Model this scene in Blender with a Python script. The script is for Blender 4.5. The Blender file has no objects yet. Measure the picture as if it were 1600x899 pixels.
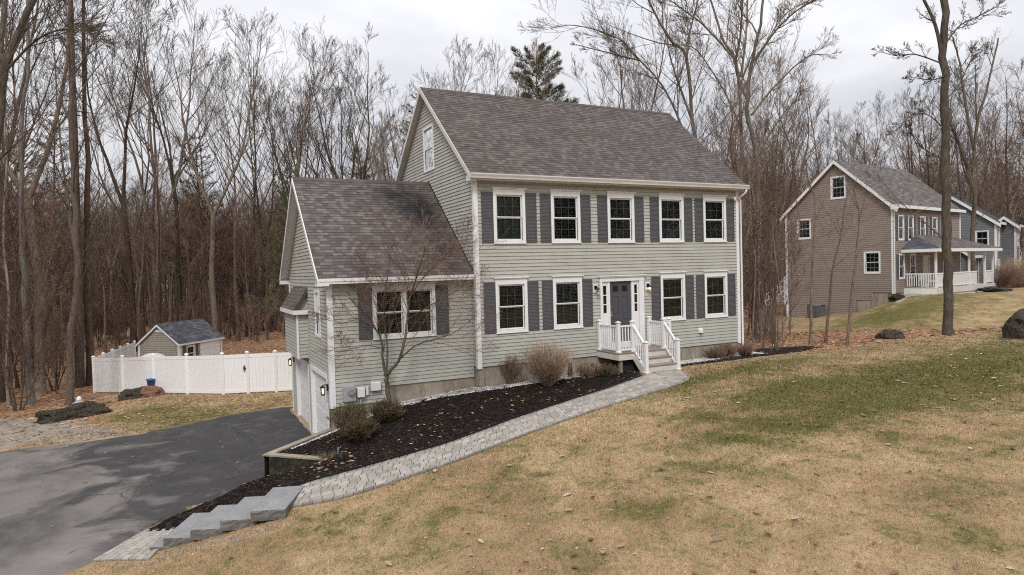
import bpy, math, random
import numpy as np
from mathutils import Vector, Matrix
from mathutils.geometry import delaunay_2d_cdt
R = math.radians
rnd = random.Random(7)
sc = bpy.context.scene
COL = sc.collection

# ------------------------------------------------------------------ camera
CF, CAM, YAW, PIT, ROL = 1029.65, np.array([-8.1383, -18.7056, 2.9836]), .4642, -.0264, -.0274
fw = np.array([math.sin(YAW)*math.cos(PIT), math.cos(YAW)*math.cos(PIT), math.sin(PIT)])
_r = np.cross(fw, [0, 0, 1]); _r /= np.linalg.norm(_r); _u = np.cross(_r, fw)
rt = _r*math.cos(ROL) + _u*math.sin(ROL); up = np.cross(rt, fw)
cd = bpy.data.cameras.new('camera'); cam = bpy.data.objects.new('camera', cd); COL.objects.link(cam)
cd.sensor_width = 36; cd.lens = CF/1600*36; cd.clip_end = 2000; cd.clip_start = .1
cam.matrix_world = Matrix(((rt[0], up[0], -fw[0], CAM[0]), (rt[1], up[1], -fw[1], CAM[1]), (rt[2], up[2], -fw[2], CAM[2]), (0, 0, 0, 1)))
sc.camera = cam

def ray(px, py): return fw + rt*(px-800)/CF - up*(py-449.5)/CF
def at_depth(px, py, d): return Vector(CAM + ray(px, py)*d)
def at_z(px, py, z):
    r = ray(px, py); return Vector(CAM + r*((z-CAM[2])/r[2]))

# ------------------------------------------------------------------ terrain
class TPS:
    def __init__(s, pts, lam=.02):
        p = np.array(pts, float); s.x = p[:, :2]; n = len(p)
        d = np.linalg.norm(s.x[:, None]-s.x[None], axis=2)
        K = s.k(d) + np.eye(n)*lam
        Q = np.hstack([np.ones((n, 1)), s.x])
        A = np.block([[K, Q], [Q.T, np.zeros((3, 3))]])
        s.w = np.linalg.solve(A, np.concatenate([p[:, 2], np.zeros(3)]))
    def k(s, d): return np.where(d > 1e-9, d, 0)      # linear RBF: no overshoot
    def __call__(s, x, y):
        x = np.asarray(x, float); y = np.asarray(y, float)
        d = np.sqrt((x[..., None]-s.x[:, 0])**2 + (y[..., None]-s.x[:, 1])**2)
        n = len(s.x)
        return d @ s.w[:n] + s.w[n] + s.w[n+1]*x + s.w[n+2]*y
far = [(-90, 60, -3.5), (-60, 150, -2.5), (20, 170, -1.5), (90, 130, .5), (170, 60, 1.5), (150, -40, .5), (60, -70, -1), (-20, -70, -2.5), (-90, -30, -3.5), (250, 250, 0), (-250, 250, -3), (-250, -200, -4), (250, -200, 0)]
HI = TPS([(-10.6, -5.2, -2.42), (-9.6, -4.6, -2.32), (-8.9, -4.5, -2.36), (-8.2, -4.8, -2.15), (-7.6, -5.1, -1.98), (-7.0, -5.35, -1.84), (-6.4, -5.6, -1.72), (-6.1, -4.2, -1.62), (-8.3, -3.6, -2.24), (-7.0, -2.8, -2.02),
    (-6.2, -1.5, -1.5), (-5, -2.6, -1.48), (-4.4, .2, -1.46), (-3.6, .3, -1.2), (-2.7, .2, -.93), (0, -.1, -.68), (2.2, -.1, -.64), (4.4, -.1, -.58), (5.6, -1.95, -.43), (4.6, -1.9, -.47), (7.5, 0, -.56), (7.2, -1.5, -.46),
    (11, -.1, -.47), (11, -2, -.47), (14, .5, -.55), (15.5, .6, -.6), (0, -2.2, -.85), (0, -4, -.92), (-3, -4.5, -1.22), (-4.5, -5.5, -1.42), (-6, -8, -1.75), (-10, -9, -2.4), (-3, -9, -1.3), (0, -8, -.98), (0, -14.5, -.95),
    (-8, -14, -2.0), (-14, -14, -2.9), (5, -6, -.62), (8, -10, -.6), (14, -8, -.5), (22, -1.3, -.45), (18.4, 3.9, -.75), (26, 1, -.1), (28.8, 4.5, .45), (31.2, 6.5, .85), (36, 5.5, .75), (42, 4.5, .7), (31, 8.4, -.2), (30.3, 11, -.6), (29.8, 14.2, -.9),
    (26, 8, -.7), (24, 12, -1.1), (34, -4, .3), (50, -4, .8), (12, 9, -1), (0, 9, -1.6), (15, 20, -1.8), (40, 25, 0), (60, 20, 1.0)] + far)
LO = TPS([(-5, 2, -2.2), (-5, 7, -2.2), (-6.4, -1.5, -2.2), (-9, -3.5, -2.3), (-12, -4, -2.42), (-14, 8, -2.45), (-9, 7.5, -2.32), (-4.6, 10, -2.2), (-6.66, 12.7, -2.2), (-9.5, 17, -2.45), (-12.4, 21.4, -2.72),
    (-3.8, 11.3, -2.2), (-9, 28, -2.75), (-15, 17, -2.7), (-30, 20, -3), (-20, 60, -3.2), (20, 90, -2.5), (-11, -8, -2.45), (-20, -12, -3)] + far)
BD = [(-60, -60), (-16, -14), (-12, -6.8), (-10.9, -5.2), (-10.1, -4.35), (-9.75, -4.1), (-8.9, -2.95), (-7.95, -1.95), (-7.1, -1.45), (-6.42, -1.42), (-4.45, .42), (-4.2, .6), (-4.2, 8.3), (2, 13), (16, 32), (60, 150), (-400, 400), (-400, -60)]
BDn = np.array(BD)
def sdist(x, y):
    x = np.asarray(x, float); y = np.asarray(y, float)
    best = np.full(x.shape, 1e9); ins = np.zeros(x.shape, bool)
    n = len(BD)
    for i in range(n):
        ax, ay = BD[i]; bx, by = BD[(i+1) % n]
        t = np.clip(((x-ax)*(bx-ax)+(y-ay)*(by-ay))/((bx-ax)**2+(by-ay)**2), 0, 1)
        best = np.minimum(best, np.hypot(x-ax-t*(bx-ax), y-ay-t*(by-ay)))
        c = ((ay > y) != (by > y)) & (x < (bx-ax)*(y-ay)/((by-ay) if by != ay else 1e-9)+ax)
        ins ^= c
    return np.where(ins, -best, best)
def T(x, y):
    x = np.asarray(x, float); y = np.asarray(y, float)
    d = sdist(x, y)
    w = np.where((x > -6.6) & (y > -1.9) & (y < 9), .2, .75) + np.maximum(y-8.5, 0)*.5
    t = np.clip(d/w, 0, 1); t = t*t*(3-2*t)
    z = LO(x, y)*(1-t) + HI(x, y)*t
    # soil falls away in front of the retaining wall's second leg
    ux, uy = .743, -.669; s = ((x+6.36)*ux+(y+1.42)*uy)/1.62; p = (x+6.36)*uy*1.-(y+1.42)*ux+.11
    k = np.clip(1-p/1.15, 0, 1); k = k*k*(3-2*k)*np.clip((1.12-s)/.3, 0, 1)*np.clip((s+.5)/.4, 0, 1)*(p > 0)
    return z*(1-k)+np.minimum(z, -2.16+.62*np.clip(s, 0, 1))*k
def Tz(x, y): return float(T(np.array([x]), np.array([y]))[0])
def G(px, py):          # a point of the photo found on the terrain
    r = ray(px, py); lo = 4.0; t = np.arange(4, 220, .1)
    P = CAM[None]+r[None]*t[:, None]
    below = P[:, 2] < T(P[:, 0], P[:, 1])
    i = int(np.argmax(below)) if below.any() else len(t)-1
    p = P[i]; return Vector((p[0], p[1], Tz(p[0], p[1])))

# ------------------------------------------------------------------ materials
def nodes(name):
    m = bpy.data.materials.new(name); m.use_nodes = True
    nt = m.node_tree; b = nt.nodes['Principled BSDF']; return m, nt, b
class NT:
    def __init__(s, nt): s.nt = nt
    def n(s, typ, **kw):
        nd = s.nt.nodes.new(typ)
        for k, v in kw.items():
            if k in ('ins',):
                for a, b in v.items():
                    if hasattr(b, 'bl_idname') or isinstance(b, bpy.types.NodeSocket): s.nt.links.new(b, nd.inputs[a])
                    else: nd.inputs[a].default_value = b
            else: setattr(nd, k, v)
        return nd
    def noise(s, vec, scale, detail=4, rough=.6, dist=0): return s.n('ShaderNodeTexNoise', ins={'Vector': vec, 'Scale': scale, 'Detail': detail, 'Roughness': rough, 'Distortion': dist}).outputs['Fac']
    def ramp(s, fac, stops):
        r = s.n('ShaderNodeValToRGB', ins={'Fac': fac}); e = r.color_ramp.elements
        while len(e) < len(stops): e.new(.5)
        for el, (p, c) in zip(e, stops):
            el.position = p; el.color = (*c, 1) if isinstance(c, tuple) else (c, c, c, 1)
        return r.outputs['Color']
    def mix(s, fac, a, b, mode='MIX'):
        m = s.n('ShaderNodeMix', data_type='RGBA', blend_type=mode)
        for k, v in ((0, fac), (6, a), (7, b)):
            if isinstance(v, bpy.types.NodeSocket): s.nt.links.new(v, m.inputs[k])
            else: m.inputs[k].default_value = (*v, 1) if isinstance(v, tuple) else v
        return m.outputs[2]
    def math(s, op, a, b=0., c=0.):
        m = s.n('ShaderNodeMath', operation=op)
        for k, v in ((0, a), (1, b), (2, c)):
            if isinstance(v, bpy.types.NodeSocket): s.nt.links.new(v, m.inputs[k])
            else: m.inputs[k].default_value = v
        return m.outputs[0]
    def bump(s, b, h, dist=.01, st=1.):
        bp = s.n('ShaderNodeBump', ins={'Height': h, 'Distance': dist, 'Strength': st}); s.nt.links.new(bp.outputs[0], b.inputs['Normal'])
    def link(s, a, b): s.nt.links.new(a, b)
def geo(q): return q.n('ShaderNodeNewGeometry').outputs['Position']

def mat_simple(name, col, rough=.6, var=.12, scale=3., bump=.002, bscale=60., metal=0., streak=False, spec=.5):
    m, nt, b = nodes(name); q = NT(nt); p = geo(q)
    if streak:
        mp = q.n('ShaderNodeMapping', ins={'Vector': p}); mp.inputs['Scale'].default_value = (6, 6, .5); pv = mp.outputs[0]
    else: pv = p
    n1 = q.noise(pv, scale, 5); n2 = q.noise(p, scale*8, 3)
    f = q.math('ADD', q.math('MULTIPLY', n1, .7), q.math('MULTIPLY', n2, .3))
    lo = tuple(c*(1-var) for c in col); hi = tuple(min(1, c*(1+var)) for c in col)
    nt.links.new(q.ramp(f, [(.3, lo), (.7, hi)]), b.inputs['Base Color'])
    b.inputs['Roughness'].default_value = rough; b.inputs['Metallic'].default_value = metal; b.inputs['Specular IOR Level'].default_value = spec
    if bump: q.bump(b, q.noise(p, bscale, 3), bump, .6)
    return m
M = {}
M['white'] = mat_simple('white_vinyl_trim', (.74, .735, .73), .45, .05, 1.2, .0006, 40, streak=True)
M['white_fence'] = mat_simple('white_vinyl_fence', (.8, .79, .79), .4, .04, .8, .0005, 20)
M['grey_trim'] = mat_simple('gutter_aluminium', (.60, .575, .55), .5, .09, 2, .001, 20)
M['shutter'] = mat_simple('charcoal_shutter', (.072, .071, .075), .6, .1, 3, .001, 80)
M['door'] = mat_simple('charcoal_door', (.066, .066, .075), .4, .06, 3, .0004, 80)
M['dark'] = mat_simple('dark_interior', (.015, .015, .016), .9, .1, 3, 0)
M['blind'] = mat_simple('blind_slats', (.27, .28, .265), .6, .1, 3, 0)
M['curtain'] = mat_simple('sheer_curtain', (.12, .145, .125), .9, .25, 6, .01, 12)
M['muntin'] = mat_simple('window_grille', (.33, .35, .34), .5, .05, 3, 0)
M['black'] = mat_simple('black_metal', (.015, .015, .017), .4, .1, 5, 0, metal=.4)
M['brass'] = mat_simple('brass_handle', (.55, .40, .2), .3, .1, 5, 0, metal=.9)
M['meter'] = mat_simple('grey_utility_box', (.33, .34, .36), .45, .06, 5, .0004)
M['deck'] = mat_simple('weathered_deck_board', (.23, .19, .16), .8, .25, 4, .002, 50)
M['riser'] = mat_simple('worn_white_riser', (.58, .54, .49), .6, .12, 4, .001, 50)
M['red'] = mat_simple('red_ribbon', (.4, .06, .05), .7, .1, 5, 0)
M['blue'] = mat_simple('blue_lid', (.02, .12, .3), .4, .1, 5, 0)
M['navy'] = mat_simple('navy_plastic', (.03, .03, .08), .5, .1, 5, 0)
M['teal'] = mat_simple('teal_plastic', (.33, .42, .42), .5, .15, 5, 0)
M['lead'] = mat_simple('dull_lead', (.25, .25, .26), .6, .1, 5, 0)

def mat_glass():
    m = bpy.data.materials.new('window_glass'); m.use_nodes = True; nt = m.node_tree; nt.nodes.clear(); q = NT(nt)
    o = q.n('ShaderNodeOutputMaterial'); t = q.n('ShaderNodeBsdfTransparent', ins={'Color': (.75, .8, .78, 1)}); g = q.n('ShaderNodeBsdfGlossy', ins={'Roughness': .02, 'Color': (.9, .95, .95, 1)})
    bp_ = q.n('ShaderNodeBump', ins={'Height': q.noise(geo(q), 1.6, 2), 'Distance': .03, 'Strength': .35}); q.link(bp_.outputs[0], g.inputs['Normal']); fr = q.n('ShaderNodeFresnel', ins={'IOR': 1.5}); mx = q.n('ShaderNodeMixShader', ins={0: q.math('MULTIPLY', fr.outputs[0], 1.0), 1: t.outputs[0], 2: g.outputs[0]})
    q.link(mx.outputs[0], o.inputs['Surface']); return m
M['glass'] = mat_glass()
def mat_emit(name, col, s):
    m, nt, b = nodes(name); b.inputs['Emission Color'].default_value = (*col, 1); b.inputs['Emission Strength'].default_value = s; b.inputs['Base Color'].default_value = (*col, 1); return m
M['bulb'] = mat_emit('lit_bulb', (1, .52, .2), 2.2)
M['bulb_w'] = mat_emit('lit_bulb_white', (1, .8, .5), 4)

def mat_siding(name, col, dirt=.35):
    m, nt, b = nodes(name); q = NT(nt); p = geo(q)
    mp = q.n('ShaderNodeMapping', ins={'Vector': p}); mp.inputs['Scale'].default_value = (1.5, 1.5, .5)
    n1 = q.noise(mp.outputs[0], 1.3, 6, .65); n2 = q.noise(p, 14, 4)
    f = q.math('ADD', q.math('MULTIPLY', n1, .65), q.math('MULTIPLY', n2, .35))
    c = q.ramp(f, [(.3, tuple(x*.88 for x in col)), (.55, col), (.75, tuple(x*1.07 for x in col))])
    # each board a hair different (vinyl panels come in lengths)
    a = q.n('ShaderNodeAttribute', attribute_name='tint').outputs['Fac']
    c = q.mix(1., c, q.ramp(a, [(0, .94), (1, 1.04)]), 'MULTIPLY')
    q.link(c, b.inputs['Base Color']); b.inputs['Roughness'].default_value = .55; b.inputs['Specular IOR Level'].default_value = .3
    g = q.n('ShaderNodeMapping', ins={'Vector': p}); g.inputs['Scale'].default_value = (3, 3, 60)
    q.bump(b, q.noise(g.outputs[0], 3, 3), .0015, .7); return m
M['siding'] = mat_siding('sage_vinyl_siding', (.415, .41, .365))
M['siding_n'] = mat_siding('taupe_vinyl_siding', (.265, .213, .182))
M['siding_g'] = mat_siding('blue_grey_siding', (.17, .175, .182))
M['siding_s'] = mat_siding('beige_shed_siding', (.33, .30, .245))

def mat_roof(name, c1, c2, c3, stain=None):
    m, nt, b = nodes(name); q = NT(nt); p = geo(q)
    a = q.n('ShaderNodeAttribute', attribute_name='tint').outputs['Fac']
    c = q.ramp(a, [(0, c1), (.55, c2), (1, c3)])
    n = q.noise(p, 1.2, 5); c = q.mix(1., c, q.ramp(n, [(.3, .86), (.7, 1.12)]), 'MULTIPLY')
    g = q.noise(p, 160, 2); c = q.mix(1., c, q.ramp(g, [(.3, .8), (.7, 1.2)]), 'MULTIPLY')
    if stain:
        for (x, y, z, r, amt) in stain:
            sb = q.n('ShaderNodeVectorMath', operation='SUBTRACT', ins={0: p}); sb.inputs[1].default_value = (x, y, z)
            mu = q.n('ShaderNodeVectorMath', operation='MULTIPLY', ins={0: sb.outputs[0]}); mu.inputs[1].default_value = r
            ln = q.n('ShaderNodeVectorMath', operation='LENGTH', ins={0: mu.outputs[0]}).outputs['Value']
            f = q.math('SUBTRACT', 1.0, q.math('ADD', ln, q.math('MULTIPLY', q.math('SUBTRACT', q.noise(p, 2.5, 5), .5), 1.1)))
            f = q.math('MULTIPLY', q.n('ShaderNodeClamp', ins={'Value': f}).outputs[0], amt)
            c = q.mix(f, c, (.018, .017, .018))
    q.link(c, b.inputs['Base Color']); b.inputs['Roughness'].default_value = .95; b.inputs['Specular IOR Level'].default_value = .2
    q.bump(b, g, .003, .8); return m
M['roof'] = mat_roof('weathered_shingles', (.084, .072, .066), (.104, .089, .083), (.148, .129, .12))
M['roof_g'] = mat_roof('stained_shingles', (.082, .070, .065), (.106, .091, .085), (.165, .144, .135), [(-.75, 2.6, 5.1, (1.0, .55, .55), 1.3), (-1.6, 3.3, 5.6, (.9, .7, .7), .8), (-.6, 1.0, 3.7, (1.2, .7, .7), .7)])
M['roof_n'] = mat_roof('grey_shingles', (.10, .09, .085), (.13, .118, .112), (.175, .16, .15))
M['roof_s'] = mat_roof('slate_shingles', (.06, .062, .072), (.085, .088, .1), (.13, .13, .145))

def mat_concrete():
    m, nt, b = nodes('stained_concrete'); q = NT(nt); p = geo(q)
    c = q.ramp(q.noise(p, 1.7, 6, .65), [(.3, (.20, .165, .125)), (.5, (.30, .255, .2)), (.7, (.37, .33, .27))])
    mp = q.n('ShaderNodeMapping', ins={'Vector': p}); mp.inputs['Scale'].default_value = (3, 3, .6)
    st = q.ramp(q.noise(mp.outputs[0], 2.2, 5, .7, 1), [(.48, 0.), (.68, .7)])
    c = q.mix(st, c, (.095, .085, .045)); q.link(c, b.inputs['Base Color']); b.inputs['Roughness'].default_value = .9
    q.bump(b, q.noise(p, 30, 5), .006, .7); return m
M['concrete'] = mat_concrete()
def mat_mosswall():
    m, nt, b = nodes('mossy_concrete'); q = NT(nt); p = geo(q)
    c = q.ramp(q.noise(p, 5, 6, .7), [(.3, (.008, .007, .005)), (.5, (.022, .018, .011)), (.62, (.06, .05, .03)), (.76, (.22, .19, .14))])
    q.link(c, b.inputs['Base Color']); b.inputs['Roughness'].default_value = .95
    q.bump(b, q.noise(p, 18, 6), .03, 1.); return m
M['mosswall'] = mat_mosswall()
def mat_granite():
    m, nt, b = nodes('grey_granite'); q = NT(nt); p = geo(q)
    c = q.ramp(q.noise(p, 55, 4, .8), [(.35, (.13, .13, .135)), (.55, (.26, .255, .255)), (.7, (.36, .35, .345))])
    c = q.mix(1., c, q.ramp(q.noise(p, 2, 5), [(.3, .8), (.7, 1.1)]), 'MULTIPLY')
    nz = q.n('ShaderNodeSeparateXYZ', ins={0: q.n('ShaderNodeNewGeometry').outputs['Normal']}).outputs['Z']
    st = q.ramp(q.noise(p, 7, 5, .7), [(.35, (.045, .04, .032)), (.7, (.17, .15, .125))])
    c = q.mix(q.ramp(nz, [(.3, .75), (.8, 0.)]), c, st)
    q.link(c, b.inputs['Base Color']); b.inputs['Roughness'].default_value = .85; q.bump(b, q.noise(p, 25, 6, .7), .006, .8); return m
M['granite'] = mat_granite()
def mat_paver():
    m, nt, b = nodes('concrete_pavers'); q = NT(nt); p = geo(q)
    a = q.n('ShaderNodeAttribute', attribute_name='tint').outputs['Fac']
    c = q.ramp(a, [(0, (.15, .135, .12)), (.35, (.25, .228, .202)), (.7, (.315, .288, .255)), (1, (.39, .355, .315))])
    c = q.mix(1., c, q.ramp(q.noise(p, 9, 6, .7), [(.3, .8), (.7, 1.15)]), 'MULTIPLY')
    c = q.mix(q.ramp(q.noise(p, .9, 5), [(.5, 0.), (.75, .35)]), c, (.16, .15, .12))
    q.link(c, b.inputs['Base Color']); b.inputs['Roughness'].default_value = .9; q.bump(b, q.noise(p, 60, 4), .003, .7); return m
M['paver'] = mat_paver()
M['joint'] = mat_simple('paver_joint_sand', (.05, .042, .035), .95, .3, 8, .003, 80)
def mat_asphalt():
    m, nt, b = nodes('old_asphalt'); q = NT(nt); p = geo(q)
    w = q.n('ShaderNodeMapping', ins={'Vector': p}); w.inputs['Scale'].default_value = (.8, .8, .8); w.inputs['Rotation'].default_value = (0, 0, .5)
    base = q.ramp(q.noise(w.outputs[0], .45, 7, .62, .8), [(.30, (.06, .055, .053)), (.42, (.10, .09, .085)), (.52, (.15, .133, .124)), (.70, (.20, .178, .163))])
    # the sealed dark part towards the garage
    x = q.n('ShaderNodeSeparateXYZ', ins={0: p}); nn = q.math('MULTIPLY', q.math('SUBTRACT', q.noise(p, .42, 6, .6, 1.2), .5), 12.)
    k = q.math('ADD', q.math('ADD', x.outputs['X'], q.math('MULTIPLY', x.outputs['Y'], .25)), nn)
    f = q.n('ShaderNodeMapRange', ins={'Value': k, 'From Min': -10.6, 'From Max': -9.0}).outputs[0]
    base = q.mix(q.math('MULTIPLY', f, .92), base, q.ramp(q.noise(p, 1.2, 6), [(.3, (.022, .021, .022)), (.7, (.044, .042, .043))]))
    # pale dusty stain shapes
    dust = q.ramp(q.noise(w.outputs[0], 1.1, 7, .7, 1.5), [(.54, 0.), (.72, .4)]); base = q.mix(dust, base, (.17, .153, .14))
    # cracks
    v = q.n('ShaderNodeTexVoronoi', feature='DISTANCE_TO_EDGE', ins={'Vector': q.mix(.45, p, q.n('ShaderNodeTexNoise', ins={'Vector': p, 'Scale': 1.1, 'Detail': 6.}).outputs['Color']), 'Scale': .42}).outputs['Distance']
    cr = q.math('MULTIPLY', q.ramp(v, [(0, .8), (.0025, .7), (.006, 0.)]), q.ramp(q.noise(p, .6, 3), [(.48, 0.), (.56, 1.)])); base = q.mix(cr, base, (.02, .02, .02))
    ag = q.noise(p, 130, 3, .7); base = q.mix(1., base, q.ramp(ag, [(.3, .72), (.7, 1.3)]), 'MULTIPLY')
    q.link(base, b.inputs['Base Color']); b.inputs['Roughness'].default_value = .82; b.inputs['Specular IOR Level'].default_value = .35
    q.bump(b, q.math('ADD', q.noise(p, 90, 3), q.math('MULTIPLY', q.noise(p, 2.5, 3), 2.)), .004, .8); return m
M['asphalt'] = mat_asphalt()
def mat_mulch(name='dark_mulch', cs=((.004, .003, .003), (.012, .009, .008), (.05, .034, .025))):
    m, nt, b = nodes(name); q = NT(nt); p = geo(q)
    v = q.n('ShaderNodeTexVoronoi', ins={'Vector': p, 'Scale': 28., 'Randomness': 1.}); f = q.math('ADD', q.math('MULTIPLY', q.n('ShaderNodeSeparateColor', ins={0: v.outputs['Color']}).outputs[0], .6), q.math('MULTIPLY', q.noise(p, 40, 4), .4))
    q.link(q.ramp(f, [(.25, cs[0]), (.55, cs[1]), (.85, cs[2])]), b.inputs['Base Color']); b.inputs['Roughness'].default_value = 1.; b.inputs['Specular IOR Level'].default_value = .1
    q.bump(b, q.math('ADD', v.outputs['Distance'], q.noise(p, 20, 4)), .04, 1.); return m
M['mulch'] = mat_mulch()
M['chip'] = mat_simple('mulch_chips', (.03, .021, .017), .95, .5, 20, 0)
M['gravelbed'] = mat_mulch('white_stone_bed', ((.12, .11, .10), (.33, .31, .29), (.55, .53, .51)))
def mat_attr(name, stops, rough=.8, trans=0., scale=30.):
    m, nt, b = nodes(name); q = NT(nt); p = geo(q)
    a = q.n('ShaderNodeAttribute', attribute_name='tint').outputs['Fac']
    c = q.mix(1., q.ramp(a, stops), q.ramp(q.noise(p, scale, 3), [(.3, .8), (.7, 1.15)]), 'MULTIPLY')
    q.link(c, b.inputs['Base Color']); b.inputs['Roughness'].default_value = rough; b.inputs['Specular IOR Level'].default_value = .2
    return m
M['stones'] = mat_attr('white_stones', [(0, (.26, .24, .225)), (.5, (.5, .48, .46)), (1, (.74, .72, .70))])
M['stones_dull'] = mat_attr('crushed_grey_stone', [(0, (.14, .125, .11)), (.5, (.26, .24, .22)), (1, (.42, .40, .37))])
M['leaves'] = mat_attr('dry_oak_leaves', [(0, (.13, .065, .035)), (.3, (.26, .135, .07)), (.65, (.38, .22, .13)), (1, (.58, .43, .31))])
M['leaves_lawn'] = mat_attr('bleached_oak_leaves', [(0, (.10, .055, .035)), (.4, (.21, .13, .085)), (.75, (.35, .25, .18)), (1, (.52, .43, .35))])
M['tan_leaf'] = mat_attr('clinging_tan_leaves', [(0, (.15, .08, .03)), (.5, (.3, .19, .08)), (1, (.42, .3, .15))])
M['needles'] = mat_attr('pine_needles', [(0, (.035, .045, .018)), (.5, (.09, .10, .045)), (1, (.18, .18, .085))])
M['needles_dull'] = mat_attr('dull_pine_needles', [(0, (.028, .026, .016)), (.5, (.055, .05, .026)), (1, (.095, .075, .04))])  # brownish-dark needles, the dull pines' own colour
M['yew'] = mat_attr('bronze_yew', [(0, (.035, .032, .012)), (.5, (.075, .06, .022)), (1, (.15, .105, .045))])

def lawn_color(q, p):
    """dormant lawn: straw with olive patches; driven by world position and the painted 'green' attribute (patches of live grass)"""
    big = q.noise(p, .35, 5, .6, .6); mid = q.noise(p, 1.1, 6, .68, .6); m2 = q.noise(p, 3.6, 6, .75, .3); fine = q.noise(p, 14, 5, .75)
    g = q.n('ShaderNodeAttribute', attribute_name='green').outputs['Fac']
    fm = q.math('ADD', q.math('MULTIPLY', fine, .45), q.math('MULTIPLY', m2, .55))
    straw = q.ramp(fm, [(.3, (.12, .075, .042)), (.43, (.33, .225, .125)), (.54, (.50, .36, .215)), (.68, (.74, .58, .40))])
    rust = q.ramp(fm, [(.32, (.16, .095, .05)), (.68, (.46, .31, .19))])
    olive = q.ramp(fm, [(.3, (.034, .031, .011)), (.5, (.102, .098, .032)), (.7, (.23, .205, .09))])
    c = q.mix(q.ramp(big, [(.42, 0.), (.62, .75)]), straw, rust)
    k = q.math('ADD', q.math('ADD', q.math('MULTIPLY', g, 1.12), q.math('MULTIPLY', q.math('SUBTRACT', mid, .5), 2.4)), q.math('ADD', q.math('MULTIPLY', q.math('SUBTRACT', m2, .5), 3.9), q.math('MULTIPLY', q.math('SUBTRACT', fine, .5), 2.6)))
    return q.mix(q.n('ShaderNodeMapRange', ins={'Value': k, 'From Min': .0, 'From Max': .95}).outputs[0], c, olive), fine, mid
def mat_ground():
    m, nt, b = nodes('lawn_and_forest_floor'); q = NT(nt); p = geo(q)
    c, fine, mid = lawn_color(q, p)
    lit = q.n('ShaderNodeAttribute', attribute_name='litter').outputs['Fac']; dirt = q.n('ShaderNodeAttribute', attribute_name='dirt').outputs['Fac']
    v = q.n('ShaderNodeTexVoronoi', ins={'Vector': p, 'Scale': 9., 'Randomness': 1.}); vc = q.n('ShaderNodeSeparateColor', ins={0: v.outputs['Color']}).outputs[0]
    leaf = q.ramp(q.math('ADD', q.math('MULTIPLY', vc, .6), q.math('MULTIPLY', fine, .4)), [(.2, (.08, .042, .024)), (.45, (.26, .142, .08)), (.65, (.40, .23, .135)), (.9, (.56, .38, .26))])
    leaf = q.mix(1., leaf, q.ramp(q.noise(p, .5, 5), [(.3, .7), (.7, 1.15)]), 'MULTIPLY')
    dc = q.ramp(q.noise(p, 3, 7, .7), [(.3, (.17, .135, .105)), (.5, (.28, .235, .19)), (.7, (.37, .325, .275))])
    nn = q.math('MULTIPLY', q.math('SUBTRACT', q.noise(p, 1.1, 6, .7), .5), 1.3)
    c = q.mix(q.ramp(q.math('ADD', dirt, nn), [(.4, 0.), (.6, 1.)]), c, dc)
    c = q.mix(q.ramp(q.math('ADD', lit, nn), [(.4, 0.), (.62, 1.)]), c, leaf)
    q.link(c, b.inputs['Base Color']); b.inputs['Roughness'].default_value = 1.; b.inputs['Specular IOR Level'].default_value = .05
    q.bump(b, q.math('ADD', q.math('MULTIPLY', q.noise(p, 35, 5, .8), .5), mid), .05, .9); return m
M['ground'] = mat_ground()
def mat_blades():
    m, nt, b = nodes('dormant_grass_blades'); q = NT(nt); p = geo(q)
    c, _, _ = lawn_color(q, p)
    a = q.n('ShaderNodeAttribute', attribute_name='tint').outputs['Fac']
    c = q.mix(1., c, q.ramp(a, [(0, .35), (.5, 1.0), (1, 1.8)]), 'MULTIPLY')
    q.link(c, b.inputs['Base Color']); b.inputs['Roughness'].default_value = .9; b.inputs['Specular IOR Level'].default_value = .1; return m
M['blades'] = mat_blades()

def mat_bark(name, c1, c2, c3, moss=0.):
    m, nt, b = nodes(name); q = NT(nt)
    tc = q.n('ShaderNodeNewGeometry').outputs['Position']; rn = q.n('ShaderNodeObjectInfo').outputs['Random']
    mp = q.n('ShaderNodeMapping', ins={'Vector': tc}); mp.inputs['Scale'].default_value = (9, 9, 1.6)
    n = q.noise(mp.outputs[0], 1.8, 6, .75, .5); c = q.ramp(n, [(.3, c1), (.5, c2), (.72, c3)])
    c = q.mix(1., c, q.ramp(rn, [(0, (.62, .6, .6)), (.5, (1., .98, .97)), (1, (1.35, 1.3, 1.25))]), 'MULTIPLY')
    c = q.mix(1., c, q.ramp(q.noise(tc, .7, 4), [(.3, .75), (.7, 1.2)]), 'MULTIPLY')
    if moss: c = q.mix(q.ramp(q.noise(tc, 3.5, 6, .75), [(.52, 0.), (.66, moss)]), c, (.11, .105, .035))
    q.link(c, b.inputs['Base Color']); b.inputs['Roughness'].default_value = .95; b.inputs['Specular IOR Level'].default_value = .15
    q.bump(b, n, .03, .9); return m
M['bark'] = mat_bark('brown_bark', (.05, .038, .03), (.17, .132, .104), (.30, .24, .195))
M['bark_moss'] = mat_bark('mossy_bark', (.035, .03, .024), (.11, .092, .075), (.22, .19, .16), .7)
M['bark_pale'] = mat_bark('pale_smooth_bark', (.12, .105, .09), (.23, .21, .185), (.33, .305, .28))
M['bark_dark'] = mat_bark('dark_bark', (.025, .018, .013), (.095, .068, .05), (.17, .125, .095))
M['twig'] = mat_bark('twigs', (.06, .047, .039), (.145, .113, .093), (.24, .195, .165))
M['twig_red'] = mat_bark('red_brown_twigs', (.09, .055, .042), (.17, .11, .085), (.26, .18, .14))
M['twig_tan'] = mat_bark('tan_twigs', (.17, .12, .08), (.31, .225, .16), (.45, .345, .26))
M['rock'] = mat_bark('lichen_boulder', (.015, .013, .011), (.045, .038, .031), (.12, .105, .088), .25)
M['log'] = mat_bark('rusty_rock', (.07, .035, .025), (.15, .085, .06), (.22, .15, .12), .2)

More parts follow.
